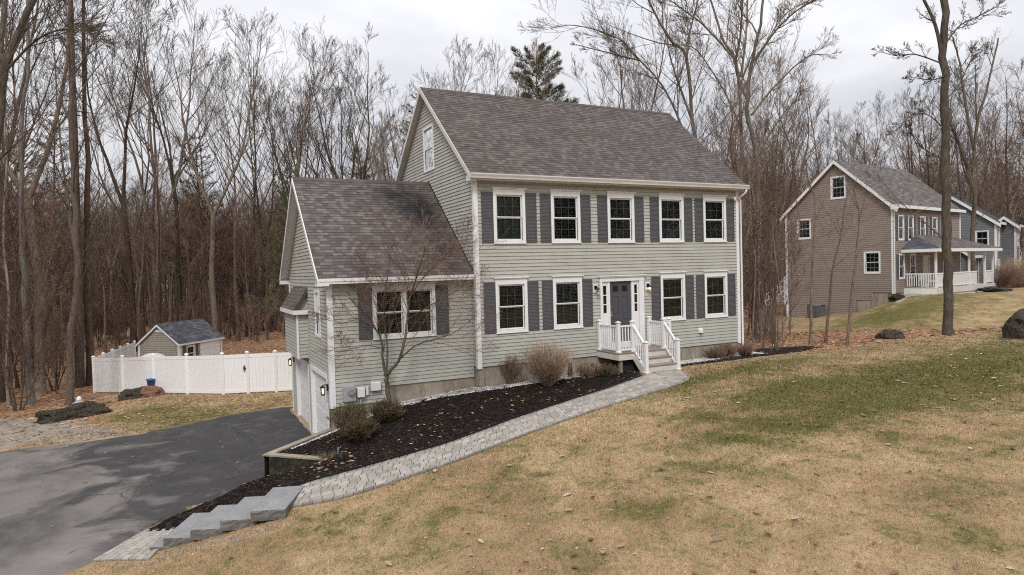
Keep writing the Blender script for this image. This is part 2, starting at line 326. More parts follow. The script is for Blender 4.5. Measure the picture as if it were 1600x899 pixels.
# ------------------------------------------------------------------ mesh helpers
class MB:
    def __init__(s, fr=None):
        s.v = []; s.f = []; s.t = []; s.m = []; s.fr = fr; s.cur = 0
    def P(s, p):
        if s.fr is None: return (p[0], p[1], p[2])
        O, U, V, N = s.fr
        return tuple(O[i]+U[i]*p[0]+V[i]*p[1]+N[i]*p[2] for i in range(3))
    def face(s, pts, tint=.5):
        n = len(s.v); s.v += [s.P(p) for p in pts]; s.f.append(tuple(range(n, n+len(pts)))); s.t.append(tint); s.m.append(s.cur)
    def raw(s, pts, faces, tint=.5):
        n = len(s.v); s.v += [s.P(p) for p in pts]
        for f in faces: s.f.append(tuple(n+i for i in f)); s.t.append(tint); s.m.append(s.cur)
    def box(s, x0, x1, y0, y1, z0, z1, tint=.5):
        s.raw([(x0, y0, z0), (x1, y0, z0), (x1, y1, z0), (x0, y1, z0), (x0, y0, z1), (x1, y0, z1), (x1, y1, z1), (x0, y1, z1)],
              [(3, 2, 1, 0), (4, 5, 6, 7), (0, 1, 5, 4), (1, 2, 6, 5), (2, 3, 7, 6), (3, 0, 4, 7)], tint)
    def slab(s, poly, a, b, tint=.5):      # poly in (u,v), extruded along local n from a to b
        n = len(poly)
        s.raw([(p[0], p[1], a) for p in poly]+[(p[0], p[1], b) for p in poly],
              [tuple(range(n))[::-1], tuple(range(n, 2*n))]+[(i, (i+1) % n, n+(i+1) % n, n+i) for i in range(n)], tint)
    def bar(s, p, q, w, h, upv=(0, 0, 1), tint=.5):   # rectangular bar p->q
        p = Vector(p); q = Vector(q); d = (q-p).normalized(); a = d.cross(Vector(upv))
        if a.length < 1e-4: a = d.cross(Vector((1, 0, 0)))
        a.normalize(); b = a.cross(d)
        c = [p+a*sx*w/2+b*sz*h/2 for sx, sz in ((-1, -1), (1, -1), (1, 1), (-1, 1))]+[q+a*sx*w/2+b*sz*h/2 for sx, sz in ((-1, -1), (1, -1), (1, 1), (-1, 1))]
        s.raw(c, [(0, 1, 2, 3), (7, 6, 5, 4), (0, 4, 5, 1), (1, 5, 6, 2), (2, 6, 7, 3), (3, 7, 4, 0)], tint)
    def tube(s, pts, rad, n=6, cap=False, tint=.5):
        pts = [Vector(p) for p in pts]; k = len(pts); base = len(s.v); a = None
        for i in range(k):
            d = (pts[min(i+1, k-1)]-pts[max(i-1, 0)])
            if d.length < 1e-7: d = Vector((0, 0, 1))
            d.normalize()
            if a is None:
                a = d.cross(Vector((.3, .95, .1)));
            else: a = a-d*a.dot(d)
            if a.length < 1e-5: a = d.cross(Vector((1, 0, 0)))
            a.normalize(); b = d.cross(a); r = rad[i] if isinstance(rad, (list, tuple)) else rad
            for j in range(n):
                t = 2*math.pi*j/n; w = pts[i]+a*(math.cos(t)*r)+b*(math.sin(t)*r); s.v.append(s.P(w))
        for i in range(k-1):
            for j in range(n):
                j2 = (j+1) % n; s.f.append((base+i*n+j, base+i*n+j2, base+(i+1)*n+j2, base+(i+1)*n+j)); s.t.append(tint); s.m.append(s.cur)
        if cap:
            s.f.append(tuple(base+(k-1)*n+j for j in range(n))); s.t.append(tint); s.m.append(s.cur)
            s.f.append(tuple(base+j for j in range(n))[::-1]); s.t.append(tint); s.m.append(s.cur)
    def mesh(s, name, mats, smooth=False, tint=False):
        me = bpy.data.meshes.new(name); me.from_pydata(s.v, [], s.f)
        for m in (mats if isinstance(mats, (list, tuple)) else [mats]): me.materials.append(m)
        if isinstance(mats, (list, tuple)) and len(mats) > 1: me.polygons.foreach_set('material_index', s.m)
        if tint: me.attributes.new('tint', 'FLOAT', 'FACE').data.foreach_set('value', s.t)
        if smooth: me.polygons.foreach_set('use_smooth', [True]*len(s.f))
        me.update(); return me
def obj(name, me, parent=None, bevel=0):
    o = bpy.data.objects.new(name, me); COL.objects.link(o)
    if parent is not None: o.parent = parent
    if bevel:
        b = o.modifiers.new('bevel', 'BEVEL'); b.width = bevel; b.segments = 2; b.limit_method = 'ANGLE'
    return o
def part(name, mb, mats, parent=None, smooth=False, tint=False, bevel=0):
    return obj(name, mb.mesh(name, mats, smooth, tint), parent, bevel)
def tag(o, label, cat, group=None):
    o['label'] = label; o['category'] = cat
    if group: o['group'] = group
    return o
def thing(name, label, cat, loc=(0, 0, 0), rz=0, group=None):
    o = bpy.data.objects.new(name, None); COL.objects.link(o); o.location = loc; o.rotation_euler = (0, 0, rz); o.empty_display_size = .3
    return tag(o, label, cat, group)
def kids(o): return [c for c in bpy.data.objects if c.parent is o]
def struct(o, kind='structure'): o['kind'] = kind; return o

def courses(mb, poly, holes, exp, lip, seg=None, v0=None):
    """boards / shingle rows in the local plane (u,v), each tilted so its lower edge stands 'lip' proud; polygon convex"""
    vs = [p[1] for p in poly]; lo, hi = min(vs), max(vs); v0 = lo if v0 is None else v0
    bps = {lo, hi} | {p[1] for p in poly}
    for h in holes: bps |= {h[1], h[3]}
    k = math.floor((lo-v0)/exp)
    while v0+k*exp < hi: bps.add(v0+k*exp); k += 1
    b = sorted(x for x in bps if lo-1e-9 <= x <= hi+1e-9); b2 = [b[0]]
    for x in b[1:]:
        if x-b2[-1] > 1e-4: b2.append(x)
    def xr(v, side):
        xs = []
        n = len(poly)
        for i in range(n):
            (x0, y0), (x1, y1) = poly[i], poly[(i+1) % n]
            if abs(y0-y1) < 1e-9:
                if abs(y0-v) < 1e-6: xs += [x0, x1]
            elif min(y0, y1)-1e-6 <= v <= max(y0, y1)+1e-6: xs.append(x0+(x1-x0)*(v-y0)/(y1-y0))
        return min(xs), max(xs)
    for a, c in zip(b2, b2[1:]):
        row = math.floor((a-v0)/exp+1e-6); e = 1e-5
        l0, r0 = xr(a+e, 0); l1, r1 = xr(c-e, 0)
        segs = [((l0, l1), (r0, r1))]
        for h in holes:
            if h[1] <= a+1e-5 and h[3] >= c-1e-5:
                new = []
                for (L0, L1), (R0, R1) in segs:
                    if h[0] >= max(R0, R1) or h[2] <= min(L0, L1): new.append(((L0, L1), (R0, R1))); continue
                    if h[0] > min(L0, L1): new.append(((L0, L1), (h[0], h[0])))
                    if h[2] < max(R0, R1): new.append(((h[2], h[2]), (R0, R1)))
                segs = new
        na = lip*(1-(a-(v0+row*exp))/exp); nc = lip*(1-(c-(v0+row*exp))/exp); start = abs(a-(v0+row*exp)) < 1e-4
        for (L0, L1), (R0, R1) in segs:
            if seg is None:
                cuts = [0, 1]; rr = random.Random(row*13+5); 
                w = max(R0, R1)-min(L0, L1)
                cuts = [0]+sorted([rr.random() for _ in range(int(w/3.2))])+[1]
            else:
                w = max(R0-L0, R1-L1, .01); cuts = [0.]
                while cuts[-1] < 1: cuts.append(cuts[-1]+rnd.uniform(*seg)/w)
                cuts[-1] = 1.
            groove = seg is None and abs((a-(v0+row*exp))-0) < 1e-4 and abs(c-(v0+(row+1)*exp)) < 1e-3
            for s0, s1 in zip(cuts, cuts[1:]):
                t = rnd.random(); A = L0+(R0-L0)*s0; B = L0+(R0-L0)*s1; Cc = L1+(R1-L1)*s1; D = L1+(R1-L1)*s0
                ex = rnd.uniform(0, .003) if seg else 0
                if groove:
                    w_ = .84; A2 = A+(D-A)*w_; B2 = B+(Cc-B)*w_; cm = a+(c-a)*w_; nm = na+(nc-na)*w_
                    mb.face([(A, a, na+ex), (B, a, na+ex), (B2, cm, nm), (A2, cm, nm)], t); mb.face([(A2, cm, nm), (B2, cm, nm), (Cc, c, -.009), (D, c, -.009)], t)
                else: mb.face([(A, a, na+ex), (B, a, na+ex), (Cc, c, nc), (D, c, nc)], t)
                if start: mb.face([(A, a, -.009 if seg is None else -.002), (B, a, -.009 if seg is None else -.002), (B, a, na+ex), (A, a, na+ex)], t*.3)

X_, Y_, Z_ = Vector((1, 0, 0)), Vector((0, 1, 0)), Vector((0, 0, 1))

# ------------------------------------------------------------------ windows etc.
def window(par, O, U, N, W, H, cols=3, rows=2, crown=True, inner='blinds', cas=.105, mull=1, trim=None, meshes={}):
    """double-hung window; O = lower left corner of the casing on the wall plane"""
    trim = trim or M['white']
    fr = (O, U, Z_, N); ct = .17 if crown else cas; cb = .075 if crown else cas
    mb = MB(fr)
    mb.box(0, cas, cb, H-ct, -.01, .035); mb.box(W-cas, W, cb, H-ct, -.01, .035)
    mb.box(0, W, 0, cb, -.01, .038); mb.box(0, W, H-ct, H, -.01, .037)
    if crown:
        mb.box(-.03, W+.03, H, H+.03, -.01, .06); mb.box(-.045, W+.045, H+.03, H+.055, -.01, .085); mb.box(-.015, W+.015, -.03, 0, -.01, .05)
    xs = [cas+(W-2*cas)*i/mull for i in range(mull+1)]
    for i in range(1, mull): mb.box(xs[i]-.05, xs[i]+.05, cb, H-ct, -.01, .033)
    root = part('window', mb, trim, par, bevel=.006)
    sash = MB(fr); mun = MB(fr); gl = MB(fr); bl = MB(fr); dk = MB(fr)
    v0, v1 = cb, H-ct; vm = (v0+v1)/2+.01
    for i in range(mull):
        u0 = xs[i]+(.05 if i else 0); u1 = xs[i+1]-(.05 if i < mull-1 else 0); s = .045
        for a, b, n in ((v0, vm, -.035), (vm, v1, -.012)):
            sash.box(u0, u0+s, a, b, n-.03, n); sash.box(u1-s, u1, a, b, n-.03, n)
            sash.box(u0+s, u1-s, a, a+(s*1.2 if a == v0 else .03), n-.03, n-.001); sash.box(u0+s, u1-s, b-(.03 if a == v0 else s), b, n-.03, n-.001)
            ga, gb = a+s*.8, b-s*.8; gu0, gu1 = u0+s, u1-s
            for c in range(1, cols): x = gu0+(gu1-gu0)*c/cols; mun.box(x-.009, x+.009, ga, gb, n-.026, n-.014)
            for r in range(1, rows): y = ga+(gb-ga)*r/rows; mun.box(gu0, gu1, y-.009, y+.009, n-.0255, n-.0145)
            gl.face([(gu0, ga, n-.012), (gu1, ga, n-.012), (gu1, gb, n-.012), (gu0, gb, n-.012)])
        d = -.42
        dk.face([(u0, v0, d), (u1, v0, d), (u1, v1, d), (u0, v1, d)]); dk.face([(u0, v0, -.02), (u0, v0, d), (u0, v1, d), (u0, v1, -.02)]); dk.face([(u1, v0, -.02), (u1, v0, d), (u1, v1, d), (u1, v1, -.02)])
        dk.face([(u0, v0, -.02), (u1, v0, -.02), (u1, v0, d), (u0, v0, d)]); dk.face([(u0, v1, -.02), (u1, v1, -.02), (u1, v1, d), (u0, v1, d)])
        if inner == 'blinds':
            y = v0+.06+rnd.choice([0, 0, 0, .25, .5])*(v1-v0)*rnd.random(); sk = rnd.uniform(.5, 1.3)
            while y < v1-.04:
                bl.face([(u0+.04, y, -.10), (u1-.04, y, -.10), (u1-.04, y+.016*sk, -.135), (u0+.04, y+.016*sk, -.135)]); y += .048
        elif inner == 'curtain':
            n = 24
            for k in range(n):
                xa = u0+(u1-u0)*k/n; xb = u0+(u1-u0)*(k+1)/n; za = -.13+.02*math.sin(k*1.7); zb = -.13+.02*math.sin((k+1)*1.7)
                bl.face([(xa, v0, za), (xb, v0, zb), (xb, v1, zb), (xa, v1, za)])
    part('sash', sash, trim, root, bevel=.003)
    if cols > 1 or rows > 1: part('grille', mun, M['muntin'], root)
    part('glass', gl, M['glass'], root)
    part('interior', dk, M['dark'], root)
    if inner == 'blinds': part('blinds', bl, M['blind'], root)
    elif inner == 'curtain': part('curtain', bl, M['curtain'], root)
    return root, (cas+.001, cb+.001, W-cas-.001, H-ct-.001)
def hole(u, v, W, H, ct=.17, cb=.075, cas=.105): return (u+cas*.6, v+cb*.5, u+W-cas*.6, v+H-ct*.6)
def shutter(par, O, U, N, W, H, mat=None):
    mb = MB((O, U, Z_, N)); mb.box(0, W, 0, H, .008, .022)
    s = .05
    mb.box(0, s, 0, H, .022, .036); mb.box(W-s, W, 0, H, .022, .036)
    for y in (0, H*.48, H-s*1.4): mb.box(s, W-s, y, y+s*1.4, .022, .035)
    for a, b in ((s*1.4, H*.48), (H*.48+s*1.4, H-s*1.4)):
        y = a+.01
        while y < b-.04:
            mb.face([(s, y, .034), (W-s, y, .034), (W-s, y+.042, .023), (s, y+.042, .023)]); mb.face([(s, y, .022), (W-s, y, .022), (W-s, y, .034), (s, y, .034)]); y += .045
    return part('shutter', mb, mat or M['shutter'], par)
def lantern(par, O, N, name='wall_lantern', lit=True, kind='cage'):
    O = Vector(O); N = Vector(N); root_mb = MB(); b = root_mb
    U = Z_.cross(N)
    f = MB((O, U, Z_, N))
    f.box(-.06, .06, -.1, .1, 0, .03); f.tube([(0, .03, .03), (0, .09, .08), (0, .06, .14)], .012, 6)
    # cap and cage
    f.raw([(-.075, .0, .065), (.075, .0, .065), (.075, .0, .215), (-.075, .0, .215), (0, .085, .14)], [(0, 1, 4), (1, 2, 4), (2, 3, 4), (3, 0, 4), (3, 2, 1, 0)])
    for sx in (-.055, .055):
        for sz in (.085, .195): f.bar((sx, 0, sz), (sx*.8, -.2, .14+(sz-.14)*.8), .012, .012, (1, 0, 0))
    f.box(-.05, .05, -.225, -.2, .09, .19)
    root = part(name, f, M['black'], par)
    g = MB((O, U, Z_, N)); g.tube([(0, -.17, .14), (0, -.12, .14), (0, -.05, .14), (0, -.03, .14)], [.012, .028, .022, .008], 8, True)
    part('bulb', g, M['bulb'] if lit else M['lead'], root, smooth=True)
    return root

def roof_slab(par, name, E0, E1, R1, R0, mat, thick=.09, exp=.142, seg=(.10, .22)):
    """E0,E1 eave corners left/right; R0,R1 ridge corners (all on the top surface)"""
    E0, E1, R1, R0 = map(Vector, (E0, E1, R1, R0)); U = (E1-E0).normalized(); V = (R0-E0); V = (V-U*V.dot(U)).normalized(); N = U.cross(V)
    if N.z < 0: N = -N
    fr = (E0, U, V, N); q = lambda p: ((p-E0).dot(U), (p-E0).dot(V))
    poly = [q(E0), q(E1), q(R1), q(R0)]
    mb = MB(fr); courses(mb, poly, [], exp, .009, seg)
    o = part(name, mb, mat, par, tint=True)
    b = MB(fr); b.slab(poly, -thick, -.004); return o, b
# ------------------------------------------------------------------ main house
NF, NL = Vector((0, -1, 0)), Vector((-1, 0, 0))
L, D = 10.97, 8.14
SL = .845
house = thing('colonial_house', 'two-storey sage grey colonial house with charcoal shutters, dark front door and attached garage wing', 'house', (0, 0, -.6))
house.location = (0, 0, 0)
H = house
LATE = []
wx = [1.200, 3.277, 5.503, 7.724, 9.785]; ww = 1.13
up_z0, up_z1, lo_z0, lo_z1 = 3.8455, 5.53, 1.02, 2.70
holes = []
for i, x in enumerate(wx):
    window(H, (x-ww/2, 0, up_z0), X_, NF, ww, up_z1-up_z0, inner='curtain' if i == 0 else ('blinds' if i in (1, 2) else 'blinds' if i == 9 else 'none' if i == 4 else 'blinds'))
    holes.append(hole(x-ww/2, up_z0, ww, up_z1-up_z0))
    if i != 2:
        window(H, (x-ww/2, 0, lo_z0), X_, NF, ww, lo_z1-lo_z0); holes.append(hole(x-ww/2, lo_z0, ww, lo_z1-lo_z0))
    for s in (-1, 1):
        sx = x-ww/2-.405 if s < 0 else x+ww/2+.005
        shutter(H, (sx, 0, up_z0+.01), X_, NF, .4, up_z1-up_z0-.1)
        if i != 2: shutter(H, (sx, 0, lo_z0+.01), X_, NF, .4, lo_z1-lo_z0-.1)
holes.append((4.62, .2, 6.37, 2.55))
sd = MB(((0, 0, 0), X_, Z_, NF)); courses(sd, [(0, 0), (L, 0), (L, 6.0), (0, 6.0)], holes, .1143, .018)
# left gable wall (u along +Y)
gz = lambda y: 9.64-SL*abs(y-4.07)-.10
gh = hole(3.40, 6.62, 1.06, 1.62, .09, .09, .09)
sd2 = MB(((0, 0, 0), Y_, Z_, NL)); courses(sd2, [(0, 0), (D, 0), (D, gz(D)), (4.07, gz(4.07)), (0, gz(0))], [(gh[0], gh[1], gh[2], gh[3])], .1143, .018)
window(H, (0, 3.40, 6.62), Y_, NL, 1.06, 1.62, crown=False, inner='curtain', cas=.09)
for src in (sd2,): n = len(sd.v); sd.v += src.v; sd.f += [tuple(n+i for i in f) for f in src.f]; sd.t += src.t; sd.m += src.m
sd3 = MB(((L, 0, 0), Y_, Z_, X_)); courses(sd3, [(0, 0), (D, 0), (D, gz(D)), (4.07, gz(4.07)), (0, gz(0))], [], .1143, .018)
sd4 = MB(((0, D, 0), X_, Z_, Y_)); courses(sd4, [(0, -2.5), (L, -2.5), (L, 6.), (0, 6.)], [], .1143, .018)
for src in (sd3, sd4): n = len(sd.v); sd.v += src.v; sd.f += [tuple(n+i for i in f) for f in src.f]; sd.t += src.t; sd.m += src.m
part('siding', sd, M['siding'], H, tint=True)
# corner boards
for grp_ in (((-.03, .11, -.03, 0), (-.03, 0, 0, .11)), ((L-.11, L+.03, -.03, 0), (L, L+.03, 0, .11))):
    cb = MB()
    for (x0, x1, y0, y1) in grp_: cb.box(x0, x1, y0, y1, -.06, 5.78)
    part('corner_board', cb, M['white'], H, bevel=.004)
fd = MB(); fd.box(.02, L-.02, .02, D-.02, -3, 0.005); part('foundation', fd, M['concrete'], H)
# roof
oh, e = .215, .26; ez, rz_ = 5.978, 9.643
r1, b1 = roof_slab(H, 'roof', (-oh, -e, ez), (L+oh, -e, ez), (L+oh, 4.07, rz_), (-oh, 4.07, rz_), M['roof'])
r2, b2 = roof_slab(H, 'roof', (-oh, D+e, ez), (L+oh, D+e, ez), (L+oh, 4.07, rz_), (-oh, 4.07, rz_), M['roof'])
bb = MB(); bb.v = b1.v+b2.v; bb.f = b1.f+[tuple(i+len(b1.v) for i in f) for f in b2.f]; bb.t = b1.t+b2.t; bb.m = b1.m+b2.m
# ridge cap
for i in range(38):
    x0 = -oh+i*(L+2*oh)/38; x1 = x0+(L+2*oh)/38+.02
    for s in (-1, 1):
        r1p = [(x0, 4.07, rz_+.022), (x1, 4.07, rz_+.014), (x1, 4.07+s*.14, rz_+.014-.14*SL), (x0, 4.07+s*.14, rz_+.022-.14*SL)]
        bb.face(r1p, rnd.random()*.4)
part('roof_deck', bb, M['roof'], H, tint=True)
tr = MB()
def rake(tr, x, xin, y0, y1, yr, z0, zr, h=.2):
    """white rake boards + soffit on a gable overhang at plane x (outer), wall plane xin"""
    for (ya, za, yb, zb) in ((y0, z0, yr, zr), (y1, z0, yr, zr)):
        f = -.015
        s = 1 if x > xin else -1; a, b = x-s*.0, x+s*.025
        tr.raw([(a, ya, za+f), (b, ya, za+f), (b, yb, zb+f), (a, yb, zb+f), (a, ya, za-h), (b, ya, za-h), (b, yb, zb-h), (a, yb, zb-h)], [(0, 1, 2, 3), (4, 5, 6, 7), (0, 1, 5, 4), (1, 2, 6, 5), (2, 3, 7, 6), (3, 0, 4, 7)])
        k = .12; tr.raw([(x, ya, za-k), (xin, ya, za-k), (xin, yb, zb-k), (x, yb, zb-k)], [(0, 1, 2, 3)])
rake(tr, -oh, -.004, -e, D+e, 4.07, ez, rz_); rake(tr, L+oh, L+.004, -e, D+e, 4.07, ez, rz_)
for y0, y1 in ((-e, 0), (D, D+e)):
    tr.box(-oh+.003, L+oh-.003, y0, y1, 5.77, 5.785)
    tr.box(-oh+.002, L+oh-.002, (y0-.02 if y0 < 0 else y1), (y0 if y0 < 0 else y1+.02), 5.765, ez-.02)
for x0, x1 in ((-oh-.024, -.01), (L+.01, L+oh+.024)):   # returns boxed at eaves
    for y0, y1 in ((-e-.01, .02), (D-.02, D+e+.01)): tr.box(x0, x1, y0, y1, 5.73, 5.90)
tr.box(.115, L-.115, -.034, -.004, 5.62, 5.77) if False else None
part('eave_trim', tr, M['grey_trim'], H)
gt = MB(); prof = [(-e-.022, ez-.02), (-e-.14, ez-.02), (-e-.14, ez-.055), (-e-.11, ez-.12), (-e-.1, ez-.17), (-e-.022, ez-.17), (-e-.022, ez-.16), (-e-.095, ez-.16), (-e-.128, ez-.05), (-e-.128, ez-.026), (-e-.022, ez-.026)]
gt.raw([(-oh-.02, y, z) for y, z in prof]+[(L+oh+.02, y, z) for y, z in prof], [(i, (i+1) % 11, 11+(i+1) % 11, 11+i) for i in range(11)])
gt.box(-oh-.022, -oh-.018, -e-.14, -e-.02, ez-.17, ez-.022); gt.box(L+oh+.018, L+oh+.022, -e-.14, -e-.02, ez-.17, ez-.022)
part('gutter', gt, M['grey_trim'], H)
dn = MB(); dn.tube([(L+.12, -.33, 5.8), (L+.12, -.3, 5.68), (L-.02, -.10, 5.5), (L+.075, -.07, 5.4), (L+.075, -.07, -.3), (L+.1, -.12, -.42), (L+.7, -.7, -.47)], .038, 8, True)
part('downspout', dn, M['white'], H, smooth=True)
cc = MB(); cc.tube([(10.72, -.03, 5.5), (10.72, -.14, 5.48)], .05, 10, True); cc.tube([(10.72, -.1, 5.47), (10.64, -.2, 5.42)], .035, 8, True); cc.box(10.66, 10.78, -.03, -.001, 5.44, 5.56)
part('security_camera', cc, M['white'], H, smooth=False)  # small camera under the right eave, gives no light
vn = MB(); vn.box(8.88, 9.06, -.06, 0, .46, .64); vn.box(8.91, 9.03, -.12, -.06, .47, .58); part('dryer_vent', vn, M['white'], H, bevel=.01)
# ---- entry
en = MB(((0, 0, 0), X_, Z_, NF))
en.box(4.56, 4.64, .2, 2.5, 0, .05); en.box(6.2, 6.40, .2, 2.5, 0, .05); en.box(4.54, 6.42, 2.5, 2.64, 0, .055); en.box(4.5, 6.46, 2.64, 2.675, 0, .09); en.box(4.48, 6.48, 2.675, 2.70, 0, .11)
en.box(4.90, 4.97, .4, 2.5, -.05, .02); en.box(5.88, 5.95, .4, 2.5, -.05, .02); en.box(4.64, 6.2, .2, .4, -.05, .03)
for a, b in ((4.64, 4.90), (5.95, 6.2)):
    en.box(a, b, .4, 1.42, -.05, .0); en.box(a, b, 2.36, 2.5, -.05, 0.001); en.box(a, a+.06, 1.42, 2.36, -.05, 0); en.box(b-.06, b, 1.42, 2.36, -.05, 0)
    for z in (1.70, 2.02): en.box(a+.06, b-.06, z, z+.03, -.045, -.004)
part('door_surround', en, M['white'], H, bevel=.004)
for a, b, c, d in ((4.70, 4.84, 4.64, 4.90), (6.01, 6.14, 5.95, 6.2)):
    sg = MB(((0, 0, 0), X_, Z_, NF)); sg.face([(a, 1.42, -.03), (b, 1.42, -.03), (b, 2.36, -.03), (a, 2.36, -.03)])
    sl = part('sidelight', sg, M['glass'], H)
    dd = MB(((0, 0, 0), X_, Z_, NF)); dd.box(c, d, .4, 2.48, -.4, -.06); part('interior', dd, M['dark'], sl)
rb = MB(((0, 0, 0), X_, Z_, NF)); rb.box(6.0, 6.15, 1.44, 1.6, -.055, -.04); part('red_ornament', rb, M['red'], sl)
dr = MB(((0, 0, 0), X_, Z_, NF)); dl, dw = 4.97, .91
dr.box(dl, dl+dw, .42, 2.49, -.06, -.045)
def panel(mb, x0, x1, z0, z1):
    mb.box(x0, x1, z0, z1, -.045, -.0435); f = .022
    mb.box(x0+f, x1-f, z0+f, z1-f, -.0435, -.034)
st = [dl, dl+.13, dl+.395, dl+.515, dl+.78, dl+dw]
for a, b in ((st[0], st[1]), (st[2], st[3]), (st[4], st[5])): dr.box(a, b, .42, 2.49, -.045, -.03)
for a, b in ((st[1], st[2]), (st[3], st[4])):
    for z0, z1 in ((.42, .66), (1.2, 1.36), (1.98, 2.12), (2.36, 2.49)): dr.box(a, b, z0, z1, -.045, -.0305)
    panel(dr, a, b, .66, 1.2); panel(dr, a, b, 1.36, 1.98)
dor = part('front_door', dr, M['door'], H)
dg = MB(((0, 0, 0), X_, Z_, NF))
for a, b in ((st[1], st[2]), (st[3], st[4])): dg = MB(((0, 0, 0), X_, Z_, NF)); dg.box(a+.03, b-.03, 2.15, 2.33, -.044, -.036); part('glass', dg, M['black'], dor)
dh = MB(((0, 0, 0), X_, Z_, NF)); dh.box(dl+.03, dl+.08, 1.28, 1.5, -.03, -.02); dh.tube([(dl+.055, 1.31, -.02), (dl+.055, 1.33, .04), (dl+.055, 1.45, .03), (dl+.055, 1.47, -.02)], .012, 6); dh.tube([(dl+.055, 1.6, -.03), (dl+.055, 1.6, 0)], .03, 10, True)
part('handle', dh, M['brass'], dor)
# black wall lamps on white blocks by the door; the right one is lit
for x, lit in ((4.36, False), (6.56, True)):
    o = MB(((x, -.016, 2.28), X_, Z_, NF)); o.box(-.09, .09, -.14, .14, 0, .03)
    a = part('door_lamp', o, M['white'], H, bevel=.004)
    k = MB(((x, -.046, 2.28), X_, Z_, NF)); k.box(-.05, .05, -.02, .1, 0, .02); k.tube([(0, .04, .02), (0, .08, .07), (0, .04, .12)], .014, 6); k.tube([(0, .06, .12), (0, .0, .12), (0, -.03, .12)], [.02, .06, .085], 10, True)
    part('lamp_arm', k, M['black'], a, smooth=False)
    k = MB(((x, -.046, 2.28), X_, Z_, NF)); k.tube([(0, -.03, .12), (0, -.08, .12), (0, -.11, .12)], [.03, .045, .02], 10, True)
    part('bulb', k, M['bulb'] if lit else M['lead'], a, smooth=True)
pl = MB(((1.42, .30, 2.45), X_, Z_, NF))

# ---- garage wing
GX, GY0, GY1, GR, GRZ, GEZ = -4.45, .37, 7.73, 4.05, 6.24, 2.9
gs = MB(((0, GY0, 0), X_, Z_, NF))
courses(gs, [(GX, -.34), (0, -.34), (0, 2.8), (GX, 2.8)], [hole(-3.18, 1.07, 1.95, 1.58)], .1143, .018)
g2 = MB(((0, GY0, 0), X_, Z_, NF)); courses(g2, [(GX, -.79), (-2.78, -.79), (-2.78, -.34), (GX, -.34)], [], .1143, .018, v0=-.34-.1143*10)
for src in (g2,): n = len(gs.v); gs.v += src.v; gs.f += [tuple(n+i for i in f) for f in src.f]; gs.t += src.t; gs.m += src.m
gg = lambda y: GRZ-SL*abs(y-GR)-.1
g3 = MB(((GX, 0, 0), Y_, Z_, NL))
hls = [(.80, -2.3, 3.52, .06), (3.95, -2.3, 6.62, .06), hole(1.55, 1.1, .8, 1.44, .09, .09, .09), (GY0-.01, -2.3, .6, -.77)]
courses(g3, [(GY0, -2.25), (GY1, -2.25), (GY1, gg(GY1)), (GR, gg(GR)), (GY0, gg(GY0))], hls, .1143, .018, v0=-.34-.1143*30)
g4 = MB(((0, GY1, 0), X_, Z_, Y_)); courses(g4, [(GX, -2.25), (0, -2.25), (0, 2.9), (GX, 2.9)], [], .1143, .018)
for src in (g3, g4): n = len(gs.v); gs.v += src.v; gs.f += [tuple(n+i for i in f) for f in src.f]; gs.t += src.t; gs.m += src.m
part('garage_siding', gs, M['siding'], H, tint=True)
fg = MB(); fg.box(GX+.02, 0.01, GY0+.02, GY0+.3, -3, -.345); fg.box(GX+.021, -2.8, GY0+.021, GY0+.3, -.345, -.345) if False else None
fg.box(GX+.012, GX+.25, GY0+.3, .8, -3, -.78)
part('garage_foundation', fg, M['concrete'], H)
fg = MB(); fg.box(GX+.03, 0, GY1-.25, GY1-.02, -3, -2.25); part('garage_foundation', fg, M['concrete'], H)
window(H, (-3.18, GY0, 1.07), X_, NF, 1.95, 1.58, mull=2, cols=2, crown=True)
shutter(H, (-3.60, GY0, 1.08), X_, NF, .40, 1.5); shutter(H, (-1.21, GY0, 1.08), X_, NF, .40, 1.5)
window(H, (GX, 1.55, 1.1), Y_, NL, .8, 1.44, crown=False, cas=.09, cols=1, rows=1)
gc = MB()
gc.box(GX-.03, GX+.13, GY0-.03, GY0, -.83, 2.74); gc.box(GX-.03, GX, GY0, GY0+.13, -.83, 2.74); part('corner_board', gc, M['white'], H, bevel=.004)
gc = MB(); gc.box(GX-.03, GX, GY1-.12, GY1, -2.25, 2.74); part('corner_board', gc, M['white'], H, bevel=.004)
r3, b3 = roof_slab(H, 'garage_roof', (-4.75, .10, GEZ), (-.0, .10, GEZ), (-.0, GR, GRZ), (-4.75, GR, GRZ), M['roof_g'])
r4, b4 = roof_slab(H, 'garage_roof', (-4.75, 8.0, GEZ), (-.0, 8.0, GEZ), (-.0, GR, GRZ), (-4.75, GR, GRZ), M['roof_g'])
bb = MB(); bb.v = b3.v+b4.v; bb.f = b3.f+[tuple(i+len(b3.v) for i in f) for f in b4.f]; bb.t = b3.t+b4.t; bb.m = b3.m+b4.m
for i in range(16):
    x0 = -4.75+i*4.75/16; x1 = x0+4.75/16+.01
    for s in (-1, 1): bb.face([(x0, GR, GRZ+.022), (x1, GR, GRZ+.014), (x1, GR+s*.14, GRZ+.014-.14*SL), (x0, GR+s*.14, GRZ+.022-.14*SL)], rnd.random()*.4)
part('roof_deck', bb, M['roof_g'], H, tint=True)
t2 = MB(); rake(t2, -4.75, GX-.004, .10, 8.0, GR, GEZ, GRZ, .19)
t2.box(-4.752, -.001, .08, .10, 2.73, GEZ-.012); t2.box(-4.74, -.001, .06, .08, 2.80, GEZ-.012); t2.box(-4.74, -.002, .10, GY0, 2.735, 2.75)
t2.box(-4.775, GX-.002, .075, .4, 2.68, 2.82); t2.box(-4.775, GX-.002, 7.7, 8.02, 2.68, 2.82); t2.box(-4.74, 0, 7.98, 8.0, 2.73, GEZ-.012)
part('eave_trim', t2, M['white'], H)
